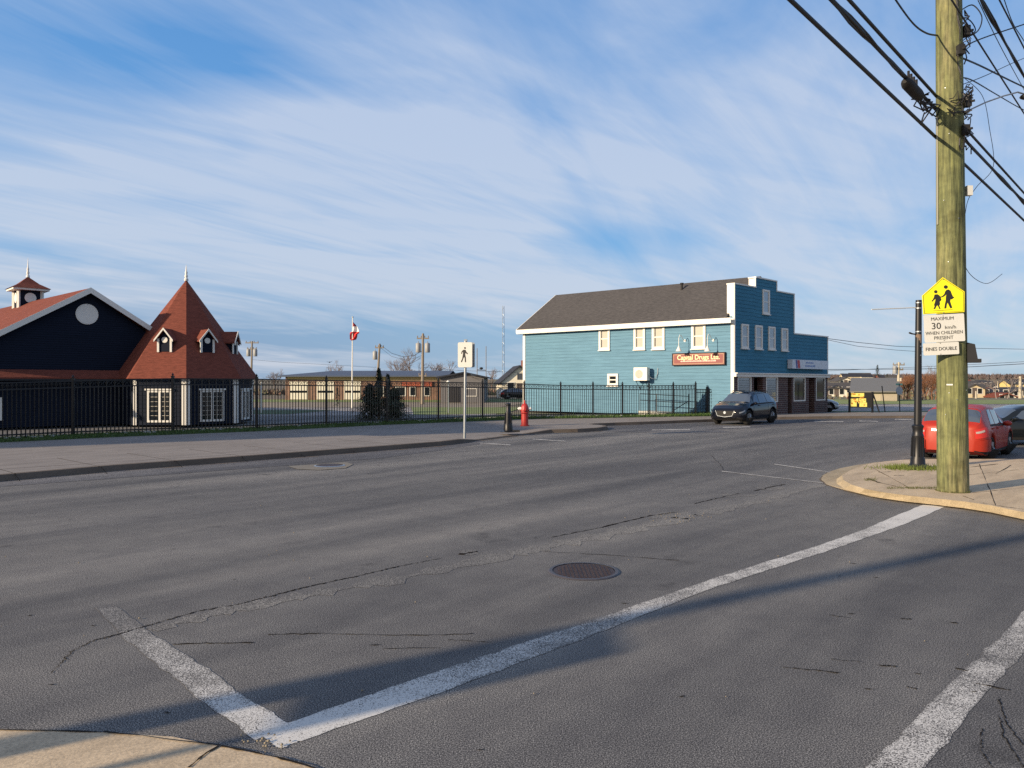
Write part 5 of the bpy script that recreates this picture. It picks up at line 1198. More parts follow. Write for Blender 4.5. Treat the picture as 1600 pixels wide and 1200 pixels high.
gm = MB(); gm.tube([V(2.085, -.46, .67), V(2.095, -.36, .43), V(2.10, 0, .38), V(2.095, .36, .43), V(2.085, .46, .67)], .014, 6); gm.build('chrome_trim', M_STEEL, suv)
gm = MB(); gm.lathe([(.07, 0), (.06, .02)], (2.085, 0, .58), 14, (1, 0, 0)); gm.build('badge', M_STEEL, suv)
gm = MB()
for s_ in (1, -1): gm.tube([V(-1.3, s_*.56, 1.50), V(-1.2, s_*.56, 1.55), V(.1, s_*.56, 1.56), V(.2, s_*.56, 1.53)], .016, 6)
gm.build('roof_rail', M_BLACKM, suv)
suv_fl = G(1170, 664.3); head = math.atan2(-.74, -.67)
cdirv = V(math.cos(head), math.sin(head), 0); left = V(-cdirv.y, cdirv.x, 0)
ctr = suv_fl-cdirv*1.30-left*(.80)
suv.location = (ctr.x, ctr.y, 0); suv.rotation_euler = (0, 0, head)
# red hatchback by the corner, rear towards us
M_REDC = paint_mat('red_paint', (.30, .018, .006), 0, .22, (.45, .6))
hatch, patch, surf = car('red_hatchback', 'orange red hatchback parked behind the green pole', 'car', M_REDC, 3.85, 1.58,
    [(-1.93, .82), (-1.89, .90), (-1.80, .96), (-1.64, 1.14), (-1.42, 1.31), (-.8, 1.385), (0, 1.36), (.35, 1.24), (.85, .93), (1.5, .80), (1.85, .66), (1.93, .55)],
    [(-1.93, .80), (-1.7, .87), (-1, .86), (.6, .82), (1.1, .80), (1.93, .52)], [(-1.12, -.62, -.92, -.6), (-.55, .58, -.52, .28)], (-1.12, 1.22), .30, .17, (.36, .86), (-1.77, -1.47), bump_z=.66, tl_c=(.30, .0, .012))
gm = MB(); gm.box((-1.95, 0, .74), (.03, .5, .04)); gm.build('boot_handle', M_STEEL, hatch)
patch('bumper', M_REDC, -1.918, -1.50, 2.0, 3.1, off=.03, nx=8)
patch('reverse_lamp', mat('reverse_clear', (.34, .28, .27), .5), -1.905, -1.76, 3.95, 4.4, off=.016, nx=5)
head = math.atan2(.74, .67); cdirv = V(math.cos(head), math.sin(head), 0); rgt = V(cdirv.y, -cdirv.x, 0)
rr0 = G(1538, 723.5); c0 = rr0+cdirv*1.80-rgt*.72
hatch.location = (c0.x, c0.y, 0); hatch.rotation_euler = (0, 0, head)
# dark suv at the right edge
M_DG = paint_mat('charcoal_paint', (.006, .008, .010), 0, .3, (.08, .16))
dsu, patch, surf = car('dark_suv', 'dark crossover parked side-on beyond the red hatchback at the right edge', 'car', M_DG, 4.1, 1.62,
    [(-2.05, .78), (-2.0, .92), (-1.8, 1.12), (-1.5, 1.28), (-.6, 1.36), (.1, 1.34), (.5, 1.24), (.95, .95), (1.6, .84), (2.0, .7), (2.05, .55)],
    [(-2.05, .74), (-1.9, .88), (.6, .86), (1.1, .82), (2.05, .55)], [(-1.5, -.8, -1.3, -.78), (-.7, .1, -.66, .06), (.17, .72, .12, .36)], (-1.25, 1.25), .32, .2, (.52, .97), (-1.93, -1.52), bump_z=.6)
dsu.location = (16.2, 24.0, 0); dsu.rotation_euler = (0, 0, R(176)); dsu.scale = (1, 1, .92)
# red vehicle further on, far right
rv = dup(dsu, 'bright red vehicle far right behind the dark crossover', (0, 0, 0)); rv.name = 'red_van'
for ch in rv.children:
    if ch.name.startswith('body'): ch.data = ch.data.copy(); ch.data.materials[0] = paint_mat('bright_red', (.6, .03, .03), .1)
rv.location = (25.6, 34.6, 0); rv.rotation_euler = (0, 0, math.atan2(-.1, -1)); rv.scale = (1, 1, 1.2)
# pale car peeping round the right end of the shop
pc = dup(hatch, 'pale silver hatchback half hidden behind the right end of the shop', (0, 0, 0)); pc.name = 'silver_car'
for ch in pc.children:
    if ch.name.startswith(('body', 'bumper.')) or ch.name == 'bumper': ch.data = ch.data.copy(); ch.data.materials[0] = paint_mat('silver_paint', (.30, .34, .37), .4)
q = V((1303-800)/F*51, 51, 0); pc.location = (q.x-1.7, q.y+.3, 0); pc.rotation_euler = (0, 0, R(-8)); pc.scale = (1, 1, .98)
pk2 = dup(dsu, 'dark crossover parked beyond the fence beside the white house', (0, 0, 0)); q = V((808-800)/F*90, 90, 0); pk2.location = (q.x, q.y, 0); pk2.rotation_euler = (0, 0, R(10)); pk2.name = 'dark_suv'
# ------------------------------------------------------------------ beyond the fence: lot, hall, houses
sheet('parking_lot', [(-24, 38), (-1, 46), (-1, 60), (-40, 60), (-45, 44)], M_LOT, -.012)
sheet('parking_lot', [(-46, 60.2), (-1, 60.2), (2, 76), (-50, 76)], M_TAN, -.008)
sheet('lawn', [(-32, 44), (-14, 47), (-12.5, 54), (-28, 54)], mat('lawn_dark', (.05, .085, .03), .95, var=.4, scale=1.2, coord='Position'), -.004)
sheet('lawn', [(-50, 76.3), (40, 76.3), (45, 88), (-55, 88)], mat('lawn', (.16, .20, .06), .95, var=.35, scale=.8, coord='Position'), .0)
sheet('lawn', [(-6, 46), (-.5, 48), (1, 60), (-8, 60)], MATS['lawn'], .0)
sheet('verge', [(12, 50.2), (90, 50.8), (92, 52.5), (13, 52.0)], MATS['lawn_dark'], .004)
sheet('verge', [(19, 69), (140, 70), (150, 86), (20, 86)], MATS['lawn'], .008)
D1 = 86.0
def bx(x, d=D1): return (x-800)/F*d
FH = Fr(V(bx(446), D1, 0), (1, 0, 0), (0, -1, 0))
hall = thing('brick_hall', 'long low brick hall with white bay doors and blue grey roof behind the fence', 'building', (bx(446), D1, 0))
MBk = brick('hall_brick', (.25, .13, .085), (.20, .11, .075), (1, 0), 1.5)
rr = lambda x0, x1, y0, y1: FH.rect(x0, x1, y0, y1)
a0, a1_, z0, z1 = rr(446, 690, 587, 624)
mb = MB(); mb.fb(FH, a0, a1_, 0, z1, -14, 0); mb.build('wall', MBk, hall)
mb = MB(); a, b_, c, d = rr(449, 690, 588, 594.5); mb.fb(FH, a, b_, c, d, 0, .06); mb.build('fascia_band', mat('cream_band', (.50, .38, .22), .7, var=.1), hall)
for x0, x1 in ((452.5, 481), (495, 522), (537.5, 564)):
    a, b_, c, d = rr(x0, x1, 596, 624); f = MB(); f.fb(FH, a, b_, .05, d, 0, .05); o = f.build('bay_door', mat('bay_white', (.62, .60, .52), .6, var=.05), hall)
    g = MB(); zz1 = FH.hit(500, 612)[1]; g.fb(FH, a+.1, b_-.1, zz1-.12, zz1+.12, .05, .07); g.build('door_glazing', M_GLASS, o)
for x0, x1 in ((588, 600), (618, 634), (640, 650), (663, 672)):
    a, b_, c, d = rr(x0, x1, 604, 619); f = MB(); ring(f, FH, a, b_, c, d, .08, 0, .06); o = f.build('window', M_WHITE, hall); g = MB(); g.fb(FH, a+.08, b_-.08, c+.08, d-.08, 0, .03); g.build('pane', M_GLASS, o)
a, b_, c, d = rr(628, 675, 596.5, 603.5); f = MB(); f.fb(FH, a, b_, c, d, .07, .2); f.build('sign_board', mat('rust_board', (.34, .08, .04), .6, var=.5, scale=3), hall)
mb = MB(); e = FH; zt = FH.hit(500, 587)[1]; zr_ = CAMZ+(598-579.3)/F*(D1+7)
mb.add([FH.P(a0-.8, zt, .7), FH.P(a1_+.8, zt, .7), FH.P(a1_+.8, zr_, -7), FH.P(a0+3.8, zr_, -7)], [(0, 1, 2, 3)]); mb.add([FH.P(a0-.8, zt, .7), FH.P(a0+3.8, zr_, -7), FH.P(a0-.8, zt, -14.7)], [(0, 1, 2)])
mb.add([FH.P(a0-.8, zt, -14.7), FH.P(a1_+.8, zt, -14.7), FH.P(a1_+.8, zr_, -7), FH.P(a0+3.8, zr_, -7)], [(0, 1, 2, 3)])
mb.add([FH.P(a0-.8, zt, .7), FH.P(a1_+.8, zt, .7), FH.P(a1_+.8, zt, -14.7), FH.P(a0-.8, zt, -14.7)], [(0, 1, 2, 3)])
mb.fb(FH, a0-.8, a1_+.8, zt-.14, zt, .66, .72)
mb.build('roof', mat('blue_grey_roof', (.055, .075, .12), .7, var=.12), hall)
# second, brown wing right part of hall roofline + grey gabled shed
D2 = 74.0; FG = Fr(V(bx(688, D2), D2, 0), (1, 0, 0), (0, -1, 0))
shed = thing('grey_shed', 'grey gabled workshop at the right end of the brick hall', 'building', (bx(688, D2), D2, 0))
W2 = bx(756, D2)-bx(688, D2); zE = CAMZ+(598-589.5)/F*D2; zP = CAMZ+(598-583.5)/F*D2; M_GW = mat('grey_wall', (.13, .13, .14), .7, var=.15)
mb = MB(); mb.prism([FG.P(0, 0), FG.P(W2, 0), FG.P(W2, zE), FG.P(W2*.55, zP), FG.P(0, zE)], V(0, 12, 0)); mb.build('wall', M_GW, shed)
mb = MB()
for s0, s1 in ((-.4, W2*.55), (W2*.55, W2+.4)):
    za, zb = (zE-.1, zP+.03) if s0 < 0 else (zP+.03, zE-.1); mb.hexa([FG.P(s0, za, .4), FG.P(s1, zb, .4), FG.P(s1, zb, -12.4), FG.P(s0, za, -12.4), FG.P(s0, za+.14, .4), FG.P(s1, zb+.14, .4), FG.P(s1, zb+.14, -12.4), FG.P(s0, za+.14, -12.4)])
mb.build('roof', M_SHDARK, shed)
f = MB(); f.fb(FG, .8, 1.9, .05, 1.5, 0, .05); f.build('door', mat('dark_door', (.02, .02, .025), .5), shed)
f = MB(); ring(f, FG, 2.5, 3.6, .6, 1.4, .07, 0, .05); f.build('window', M_WHITE, shed)
# gable house builder
def house(name, label, x, d, w_, dep, wallh, roofh, wm, rm, rot=0, loc_z=0.0, chim=False, grp=None, face='gable', nwin=2):
    h = local_thing(name, label, 'house', grp)
    FA = Fr(V(-w_/2, -dep/2, 0), (1, 0, 0), (0, -1, 0)); mb = MB()
    if face == 'gable': mb.prism([FA.P(0, -3), FA.P(w_, -3), FA.P(w_, wallh), FA.P(w_/2, wallh+roofh), FA.P(0, wallh)], V(0, dep, 0))
    else: mb.prism([V(-w_/2, -dep/2, -3), V(-w_/2, -dep/2, wallh), V(-w_/2, 0, wallh+roofh), V(-w_/2, dep/2, wallh), V(-w_/2, dep/2, -3)], V(w_, 0, 0))
    mb.build('wall', wm, h); r = MB(); o_ = .3
    if face == 'gable':
        k = roofh/(w_/2)
        for s_ in (-1, 1): q = [V(s_*(w_/2+o_), -dep/2-o_, wallh-k*o_), V(0, -dep/2-o_, wallh+roofh), V(0, dep/2+o_, wallh+roofh), V(s_*(w_/2+o_), dep/2+o_, wallh-k*o_)]; r.hexa([p+V(0, 0, .02) for p in q]+[p+V(0, 0, .2) for p in q])
    else:
        k = roofh/(dep/2)
        for s_ in (-1, 1): q = [V(-w_/2-o_, s_*(dep/2+o_), wallh-k*o_), V(w_/2+o_, s_*(dep/2+o_), wallh-k*o_), V(w_/2+o_, 0, wallh+roofh), V(-w_/2-o_, 0, wallh+roofh)]; r.hexa([p+V(0, 0, .02) for p in q]+[p+V(0, 0, .2) for p in q])
    ro_ = r.build('roof', rm, h)
    if chim: c = MB(); c.box((w_*.2, 0, wallh+roofh+.2), (.6, .6, 1.4)); c.build('chimney', mat('chimney_red', (.2, .07, .05), .8), ro_)
    for i in range(nwin):
        a = w_*(i+.5)/nwin; z = wallh*.42; f = MB(); ring(f, FA, a-.5, a+.5, z, z+1.2, .09, 0, .05); o = f.build('window', M_WHITE, h); g = MB(); g.fb(FA, a-.41, a+.41, z+.09, z+1.11, 0, .03); g.build('pane', M_GLASS, o)
    dd = MB(); a = w_*(.5 if nwin == 2 else .12); dd.fb(FA, a-.42, a+.42, 0, 1.9, 0, .05); dd.build('door', mat('house_door', (.1, .08, .07), .6), h)
    h.location = (bx(x, d), d, loc_z); h.rotation_euler = (0, 0, rot); return h
wh = mat('house_white', (.72, .68, .56), .7, var=.06)
hz = house('white_house', 'white gabled house with dark roof peeping left of the teal shop', 807, 100, 4.7, 8, 2.0, 2.0, wh, M_SHDARK, rot=R(6), chim=True, nwin=2)
tw_ = MB(); FA = Fr(V(-2.35, -4, 0), (1, 0, 0), (0, -1, 0)); ring(tw_, FA, 2.0, 2.65, 2.35, 3.15, .08, 0, .05); tw_.fb(FA, 2.08, 2.57, 2.43, 3.07, 0, .02, 0)
o = tw_.build('attic_window', mat('attic_frame', (.06, .07, .09), .5), hz)
# far poles etc.
def far_pole(name, label, x, d, ytop, arms=((0, 0),), trans=0, lean=0.0, m_=None, r_=.13, grp=None, ybase=None):
    base = V(bx(x, d), d, (0 if x < 1290 or d < 88 else tz(d)-.1) if ybase is None else P(x, ybase, d).z); zt = P(x, ytop, d).z; t = thing(name, label, 'utility pole', tuple(base), grp)
    top_ = V(base.x+lean, d, zt); mb = MB(); mb.tube([base, top_], [r_*1.2, r_*.8], 8); mb.build('shaft', m_ or M_GREYW, t, smooth=40)
    H_ = zt-base.z
    for f_, l_ in arms:
        mb = MB(); c = base.lerp(top_, f_); mb.box(c, (l_, .12, .12))
        for s_ in (-.45, -.15, .15, .45): mb.lathe([(.04, 0), (.05, .14), (.02, .2)], c+V(l_*s_, 0, .06), 6)
        mb.build('crossarm', M_GREYW, t)
    for k in range(trans):
        mb = MB(); c = base.lerp(top_, .80)+V((-.42, .42, 0)[k], -.15*(k == 2), 0); mb.lathe([(.22, -.45), (.24, -.4), (.24, .35), (.18, .42), (.04, .44), (.04, .58)], c, 10); mb.build('transformer', mat('transf', (.25, .26, .27), .5), t, smooth=40)
    return t
g_ = 'utility poles beyond the fence'
far_pole('utility_pole', 'distant utility pole with two transformers right of the turret roof', 392, 92, 533, ((.97, 1.6), (.86, 1.2)), 2, .15, grp=g_)
far_pole('utility_pole', 'pale leaning utility pole between the flagpole and the transformer pole', 588, 78, 537, ((.93, .9),), 1, .35, grp=g_)
far_pole('utility_pole', 'utility pole with transformers in front of the brick hall', 660, 69, 521, ((.93, 1.1), (.40, .7)), 2, .05, grp=g_)
M_PALE = mat('pale_pole', (.42, .38, .30), .8, var=.2)
g2 = 'utility poles on the right'
far_pole('utility_pole', 'pale utility pole left of the black lamp post beyond the road', 1403, 84, 566, ((.93, 1.3), (.80, 1.0)), 1, .1, M_PALE, grp=g2)
far_pole('utility_pole', 'pale pole at the far right edge above the parked cars', 1594, 120, 588, ((.9, 2.0),), 0, 0, M_PALE, .22, g2)
far_pole('utility_pole', 'slim pale post right of the green pole above the red hatchback roof', 1525, 118, 611, (), 0, 0, M_PALE, .12, g2)
far_pole('utility_pole', 'thin pale pole among the houses halfway to the right edge', 1559, 170, 596, ((.93, 1.2),), 0, 0, M_PALE, .12, g2)
# wires between far poles
def farwire(label, pts, r_=.02): mb = MB(); p3 = [P(*p) for p in pts]; mb.tube(p3, r_, 4); tag(mb.build('overhead_wire', M_CABLE, org=p3[0]), label, 'cable', 'distant overhead wires')
farwire('distant wire sagging between the leaning pole and the transformer pole, upper', [(592, 537, 78), (612, 552, 76), (630, 557.5, 74), (648, 555, 71), (660, 548, 69)])
farwire('distant wire sagging between the leaning pole and the transformer pole, lower', [(594, 543, 78), (612, 557, 76), (632, 562, 74), (650, 559, 71), (660, 555, 69)], .014)
farwire('distant wire running right from the transformer pole to the shop', [(660, 574, 69), (720, 579, 74), (818, 582, 85)], .014)
farwire('distant wire between the turret and the far left pole', [(395, 562, 92), (440, 566, 90), (588, 574, 80)], .012)
farwire('wire from the right end of the shop roof to the lamp post, upper', [(1293, 529, 48), (1340, 535, 52), (1400, 541, 57), (1460, 543, 62), (1620, 546, 75)], .018)
farwire('wire from the right end of the shop roof to the lamp post, lower', [(1293, 531, 48), (1340, 541, 52), (1400, 547, 57), (1460, 551, 62)], .014)
farwire('long level wire low over the rooftops at the right, lower', [(1294, 577.3, 60), (1380, 577, 75), (1440, 576.5, 70), (1520, 573, 62), (1640, 566, 50)], .022)
farwire('long level wire low over the rooftops at the right, upper', [(1294, 579.5, 70), (1400, 575, 80), (1520, 569.5, 66), (1640, 563, 52)], .016)
# antenna mast, goal-post frame, flag, light post, bird
mm = thing('antenna_mast', 'tall thin lattice antenna mast against the sky left of the teal shop', 'mast', (bx(786, 120), 120, 0)); mb = MB(); zt = P(786, 478, 120).z; c = V(bx(786, 120), 120, 0)
for k in range(3): a = k*2.094; mb.tube([c+V(.22*math.cos(a), .22*math.sin(a), 0), c+V(.16*math.cos(a), .16*math.sin(a), zt)], .035, 4)
mb.build('legs', M_STEEL, mm); mb = MB(); z = .5; k = 0
while z < zt-.6: a, b_ = (k % 3)*2.094, ((k+1) % 3)*2.094; mb.tube([c+V(.2*math.cos(a), .2*math.sin(a), z), c+V(.2*math.cos(b_), .2*math.sin(b_), z+.5)], .02, 3); z += .5; k += 1
mb.build('bracing', M_STEEL, mm)
gd = 88; gf = thing('post_frame', 'pair of thin upright posts joined by a crossbar right of the crossing sign', 'frame', (bx(745, gd), gd, 0))
for x, y in ((745.5, 544), (759.5, 541)): mb = MB(); mb.tube([V(bx(x, gd), gd, 0), P(x, y, gd)], .045, 6); mb.build('post', M_GREYW, gf)
mb = MB(); mb.tube([P(745, 578, gd), P(760, 578.5, gd)], .05, 6); mb.build('crossbar', M_BLACKM, gf); mb = MB(); mb.ball(P(752, 575.5, gd), (.22, .2, .14), 8); mb.build('lamp_unit', M_BLACKM, gf, smooth=60)
fd = 58; fl = thing('flagpole', 'white flagpole with a limp red and white maple leaf flag behind the fence', 'flagpole', (bx(551, fd), fd, 0))
mb = MB(); mb.tube([V(bx(550, fd), fd, 0), P(551, 496, fd)], [.06, .035], 8); mb.build('pole', M_WHITE, fl, smooth=40)
mb = MB(); mb.ball(P(551, 495.5, fd), .07, 8); mb.build('ball', M_STEEL, fl)
flm, nt, b = nodes('flag_cloth'); tcn = nt.nodes.new('ShaderNodeTexCoord'); sp_ = nt.nodes.new('ShaderNodeSeparateXYZ'); nt.links.new(tcn.outputs['Object'], sp_.inputs[0])
zf0, zf1 = P(551, 530, fd).z, P(551, 502, fd).z
fac = nmath(nt, 'DIVIDE', nmath(nt, 'SUBTRACT', sp_.outputs[2], zf0), zf1-zf0)
nt.links.new(ramp(nt, fac, [(0, (.55, .02, .02)), (.40, (.55, .02, .02)), (.42, (.75, .73, .72)), (.70, (.75, .73, .72)), (.72, (.30, .04, .07)), (1, (.30, .04, .07))]), b.inputs['Base Color']); b.inputs['Roughness'].default_value = .8
mb = MB(); n = 14; prof = [(.0, .0), (.14, .2), (.08, .30), (.22, .42), (.16, .55), (.30, .7), (.20, .85)]
for i in range(n+1):
    z = zf1+(zf0-zf1)*i/n; s = i/n; wv = .10+.36*math.sin(s*2.6)**.8 if s < .98 else .1
    for k in range(7):
        u = k/6; mb.v.append(V(bx(551, fd)+(-.05 if s < .6 else -.2)+u*wv*1.25, fd+.10*math.sin(u*9+i*.4), z-.12*u))
for i in range(n):
    for k in range(6): mb.f.append((i*7+k, i*7+k+1, (i+1)*7+k+1, (i+1)*7+k)); mb.m.append(0)
mb.build('flag', flm, fl, smooth=70)
lt = thing('light_post', 'slim pale post with a white cap behind the fence', 'light post', (bx(700, 49), 49, 0)); mb = MB(); mb.tube([V(bx(700, 49), 49, 0), P(700, 598, 49)], .05, 8); mb.build('post', M_SIGNW, lt, smooth=40); mb = MB(); mb.lathe([(.04, -.1), (.14, -.06), (.12, 0), (.02, .09)], P(700, 596.5, 49), 10); mb.build('cap', M_WHITE, lt, smooth=40)
lt2 = thing('light_post', 'slim pale post just right of the navy turret', 'light post', (bx(408, 49), 49, 0)); mb = MB(); mb.tube([V(bx(408, 49), 49, 0), P(408, 597, 49)], .05, 8); mb.build('post', M_SIGNW, lt2, smooth=40)
bp = P(515, 566, 70); mb = MB(); mb.add([bp+V(-.32, 0, .06), bp+V(-.08, -.08, .0), bp+V(0, 0, .02), bp+V(.08, -.08, 0), bp+V(.34, 0, .12), bp+V(.05, .1, 0), bp+V(-.05, .1, 0)], [(0, 1, 2, 6), (2, 3, 4, 5), (2, 5, 6)]); mb.ball(bp, (.06, .16, .06), 6)
tag(mb.build('bird', M_BLACKM, org=bp), 'small dark bird flying left of the flag', 'bird')
# ------------------------------------------------------------------ vegetation
def spruce(label, x, d, h, w_, z0=0.0, m_=None, n=2600, name='spruce_tree', bottom=.08):
    base = V(bx(x, d), d, z0); t = thing(name, label, 'tree', tuple(base)); mb = MB(); mb.tube([base, base+V(0, 0, h*.95)], [.10*h/5, .01], 7); mb.build('trunk', M_GREYW, t)
    mb = MB()
    for k in range(n):
        s = rng.random()**.75; z = h*(bottom+(1-bottom)*s); a = rng.uniform(0, 6.283); rad = w_/2*(1-s)**(.85 if bottom > .05 else .55)*(.72+.22*math.sin(s*26+a)+.30*math.sin(3*a+s*9+x))+.03; r0 = rad*rng.uniform(.25, 1.05)
        c = base+V(r0*math.cos(a), r0*math.sin(a), z-r0*.25); l_ = rng.uniform(.08, .20)*(w_/4+.3); dv = V(math.cos(a), math.sin(a), -.35)*l_; sd_ = V(-math.sin(a), math.cos(a), 0)*l_*.35
        mb.add([c-sd_, c+sd_, c+dv+V(0, 0, rng.gauss(0, .05))], [(0, 1, 2)])
    mb.build('crown', m_ or mat('spruce_green', (.022, .036, .022), .85, var=.4, scale=2), t); return t
spruce('dark spruce with twin tops just behind the iron fence', 592, 40, 2.72, 1.25, n=3400); 
spruce('slim dark spruce right beside the twin-topped spruce behind the fence', 606, 40.5, 2.4, 1.2, n=2800)
spruce('low dark spruce bush left of the twin-topped spruce', 578, 40.2, 1.9, 2.2, n=5200, bottom=.01)
spruce('dark low shrub spreading right of the spruces behind the fence', 616, 39.7, 1.7, 2.2, n=5200, bottom=.01)
spruce('small dark conical shrub in front of the hall doors', 527, 60, 1.6, .9, n=500)
def bare_tree(label, x, d, h, z0=None, m_=None, depth=5, spread=.5, name='bare_tree', grp=None, r0=None, trunks=1, thick=1.0):
    z0 = (tz(d)-.1 if x > 1290 else 0) if z0 is None else z0; h -= z0; base = V(bx(x, d), d, z0); t = thing(name, label, 'tree', tuple(base), grp); tk = MB(); cr = MB()
    def br(p, dv, l_, r_, k, mb):
        q = p+dv*l_; mid = p.lerp(q, .5)+V(rng.gauss(0, .03), rng.gauss(0, .03), 0)*l_; mb.tube([p, mid, q], [r_, r_*.8, r_*.6], 4 if k < 2 else 3, cap=False)
        if k >= depth: return
        for j in range(3 if k > 0 else 4):
            nd = (dv+V(rng.gauss(0, spread), rng.gauss(0, spread), rng.gauss(.12, .22))).normalized(); br(p.lerp(q, rng.uniform(.55, 1)), nd, l_*rng.uniform(.6, .82), r_*.62, k+1, cr)
    for j in range(trunks): br(base+V(rng.gauss(0, .4)*(trunks > 1), rng.gauss(0, .4)*(trunks > 1), 0), V(rng.gauss(0, .12), rng.gauss(0, .12), 1).normalized(), h*.34, (r0 or .02*h)*thick, 0, tk)
    m_ = m_ or mat('bare_bark', (.17, .125, .10), .9, var=.2); tk.build('trunk', m_, t); cr.build('crown', m_, t); return t
gt = 'bare trees beyond the brick hall'
lbls = ['bare tree above the hall roof just left of the flagpole', 'bare tree above the hall roof right of the leaning pole', 'bare tree midway between the leaning pole and the transformer pole', 'tall bare tree just left of the transformer pole', 'bare tree just right of the transformer pole', 'low bare tree between the transformer pole and the crossing sign', 'low bare tree at the left end of the hall roof', 'small bare tree behind the pair of upright posts']
for (x, y, d), l in zip(((520, 571, 118), (603, 562, 112), (623, 566, 118), (643, 556, 112), (675, 569, 115), (694, 571, 118), (430, 584, 120), (770, 580, 140)), lbls):
    bare_tree(l, x, d, P(x, y, d).z*1.3, grp=gt, r0=.10)
gs = 'russet bare shrubs across the road'
M_RUS = mat('russet_twig', (.21, .095, .05), .9, var=.3)
ls = ['russet bare shrub left of the pale pole by the grey warehouse', 'russet bare shrub just right of the pale pole', 'tall russet shrub immediately left of the black lamp post', 'russet bare shrub immediately right of the black lamp post', 'tall russet shrub halfway between lamp post and green pole', 'russet bare shrub immediately left of the green pole']
for (x, y, d), l in zip(((1400, 592, 90), (1413, 582, 88), (1424, 574, 90), (1445, 584, 86), (1453, 574, 90), (1464, 578, 86)), ls):
    bare_tree(l, x, d, P(x, y, d).z*1.0, m_=M_RUS, depth=5, spread=.42, name='bare_shrub', grp=gs, trunks=3, r0=.05)
bare_tree('tall thin bare tree behind the lamp post and pole', 1448, 130, P(1448, 558, 130).z, r0=.10, spread=.4, m_=mat('grey_twig', (.20, .17, .16), .9))
bare_tree('bare tree standing above the roofs right of the green pole', 1557, 110, P(1557, 577, 110).z, r0=.08, m_=mat('grey_twig', (.20, .17, .16), .9))
bare_tree('smaller bare tree right of the tall bare one above the cars', 1574, 116, P(1574, 580, 116).z, r0=.08, m_=mat('grey_twig', (.20, .17, .16), .9))
# ------------------------------------------------------------------ right background
D3 = 82.0; wo_ = V(bx(1334, D3), D3, 0); FW = Fr(wo_, (.90, -.43, 0), (-.43, -.90, 0))
wr = thing('warehouse', 'cream walled shed with a broad grey roof across the road', 'building', tuple(wo_))
WW = FW.hit(1401, 598)[0]; zE = FW.hit(1366, 611.5)[1]; zR = P(1366, 592, 86).z
mb = MB(); mb.prism([FW.P(0, 0), FW.P(0, zE), FW.P(0, zR-.1, -6), FW.P(0, zE, -12), FW.P(0, 0, -12)], FW.r*WW); mb.build('wall', mat('cream_metal', (.34, .31, .23), .6, var=.12, stretch=(.1, 1, 3)), wr)
mb = MB()
for y0, y1 in ((.5, -6), (-12.5, -6)): mb.hexa([FW.P(-.4, zE-.1, y0), FW.P(WW+.4, zE-.1, y0), FW.P(WW+.4, zR, y1), FW.P(-.4, zR, y1), FW.P(-.4, zE+.02, y0), FW.P(WW+.4, zE+.02, y0), FW.P(WW+.4, zR+.12, y1), FW.P(-.4, zR+.12, y1)])
mb.build('roof', mat('metal_roof_grey', (.13, .13, .125), .7, var=.12, stretch=(.3, 3, 1)), wr)
mb = MB(); mb.fb(FW, 2.6, 4.2, .05, .9, 0, .04); mb.build('door', mat('shed_door', (.28, .25, .20), .6), wr)
# changeable letter sign
D4 = 46.2; FL = Fr(V(bx(1327, D4), D4, 0), V(1, -.12, 0), V(-.12, -1, 0))
ls_ = thing('letter_sign', 'black roadside board with panels of yellow lettering beyond the shop', 'sign', (bx(1327, D4), D4, 0))
r = FL.rect(1327.5, 1364, 613.5, 637); mb = MB(); mb.fb(FL, r[0], r[1], r[2], r[3], -.12, 0); mb.build('board', M_BLACKM, ls_)
mb = MB(); mb.fb(FL, r[0]-.03, r[0]+.05, 0, r[3]+.05, -.15, .03); mb.fb(FL, r[1]-.05, r[1]+.03, 0, r[3]+.05, -.15, .03); mb.fb(FL, r[0]-.3, r[1]+.5, .0, .09, -.4, .3)
mb.tube([FL.P(r[1], r[3], -.05), FL.P(r[1]+.42, .05, -.05)], .04, 6); mb.build('frame', M_BLACK, ls_)
mb = MB(); W_, H_ = r[1]-r[0], r[3]-r[2]
ylw = [(.06, .62, .72, .97), (.04, .30, .08, .60), (.36, .70, .30, .62), (.42, .74, .06, .34), (.30, .40, .40, .62)]
for q in ylw: mb.fb(FL, r[0]+q[0]*W_, r[0]+q[1]*W_, r[2]+q[2]*H_, r[2]+q[3]*H_, .0, .02)
mb.build('yellow_panel', mat('panel_yellow', (.72, .66, .16), .5, var=.3, scale=9), ls_)
mb = MB()
for k in range(16): x = r[0]+rng.uniform(.06, .68)*W_; z = r[2]+rng.uniform(.08, .9)*H_; mb.fb(FL, x, x+rng.uniform(.05, .16), z, z+rng.uniform(.03, .09), .02, .03)
mb.build('lettering', mat('orange_letter', (.5, .22, .03), .5), ls_)
# sign posts near it
t = thing('sign_post', 'thin dark leaning post between the letter sign and the lamp post', 'post', tuple(G(1383, 645))); mb = MB(); q = G(1383, 645); mb.tube([q, P(1378, 603, q.y)], .03, 6); mb.build('post', M_BLACKM, t)
q = G(1406, 645); t = thing('stop_sign_back', 'round dark sign seen from behind on a thin post near the black lamp post', 'sign', tuple(q)); mb = MB(); mb.tube([q, P(1405, 600, q.y)], .03, 6); mb.build('post', M_BLACKM, t); mb = MB(); mb.lathe([(.28, 0), (.28, .02)], P(1405, 610.5, q.y-.04), 8, (.3, -1, 0)); mb.build('sign_plate', M_STEEL, t)
mb = MB(); mb.box(P(1405, 600.5, q.y), (.42, .02, .12)); mb.build('street_plate', mat('teal_plate', (.12, .3, .27), .5), t)
t.name = 'road_sign'
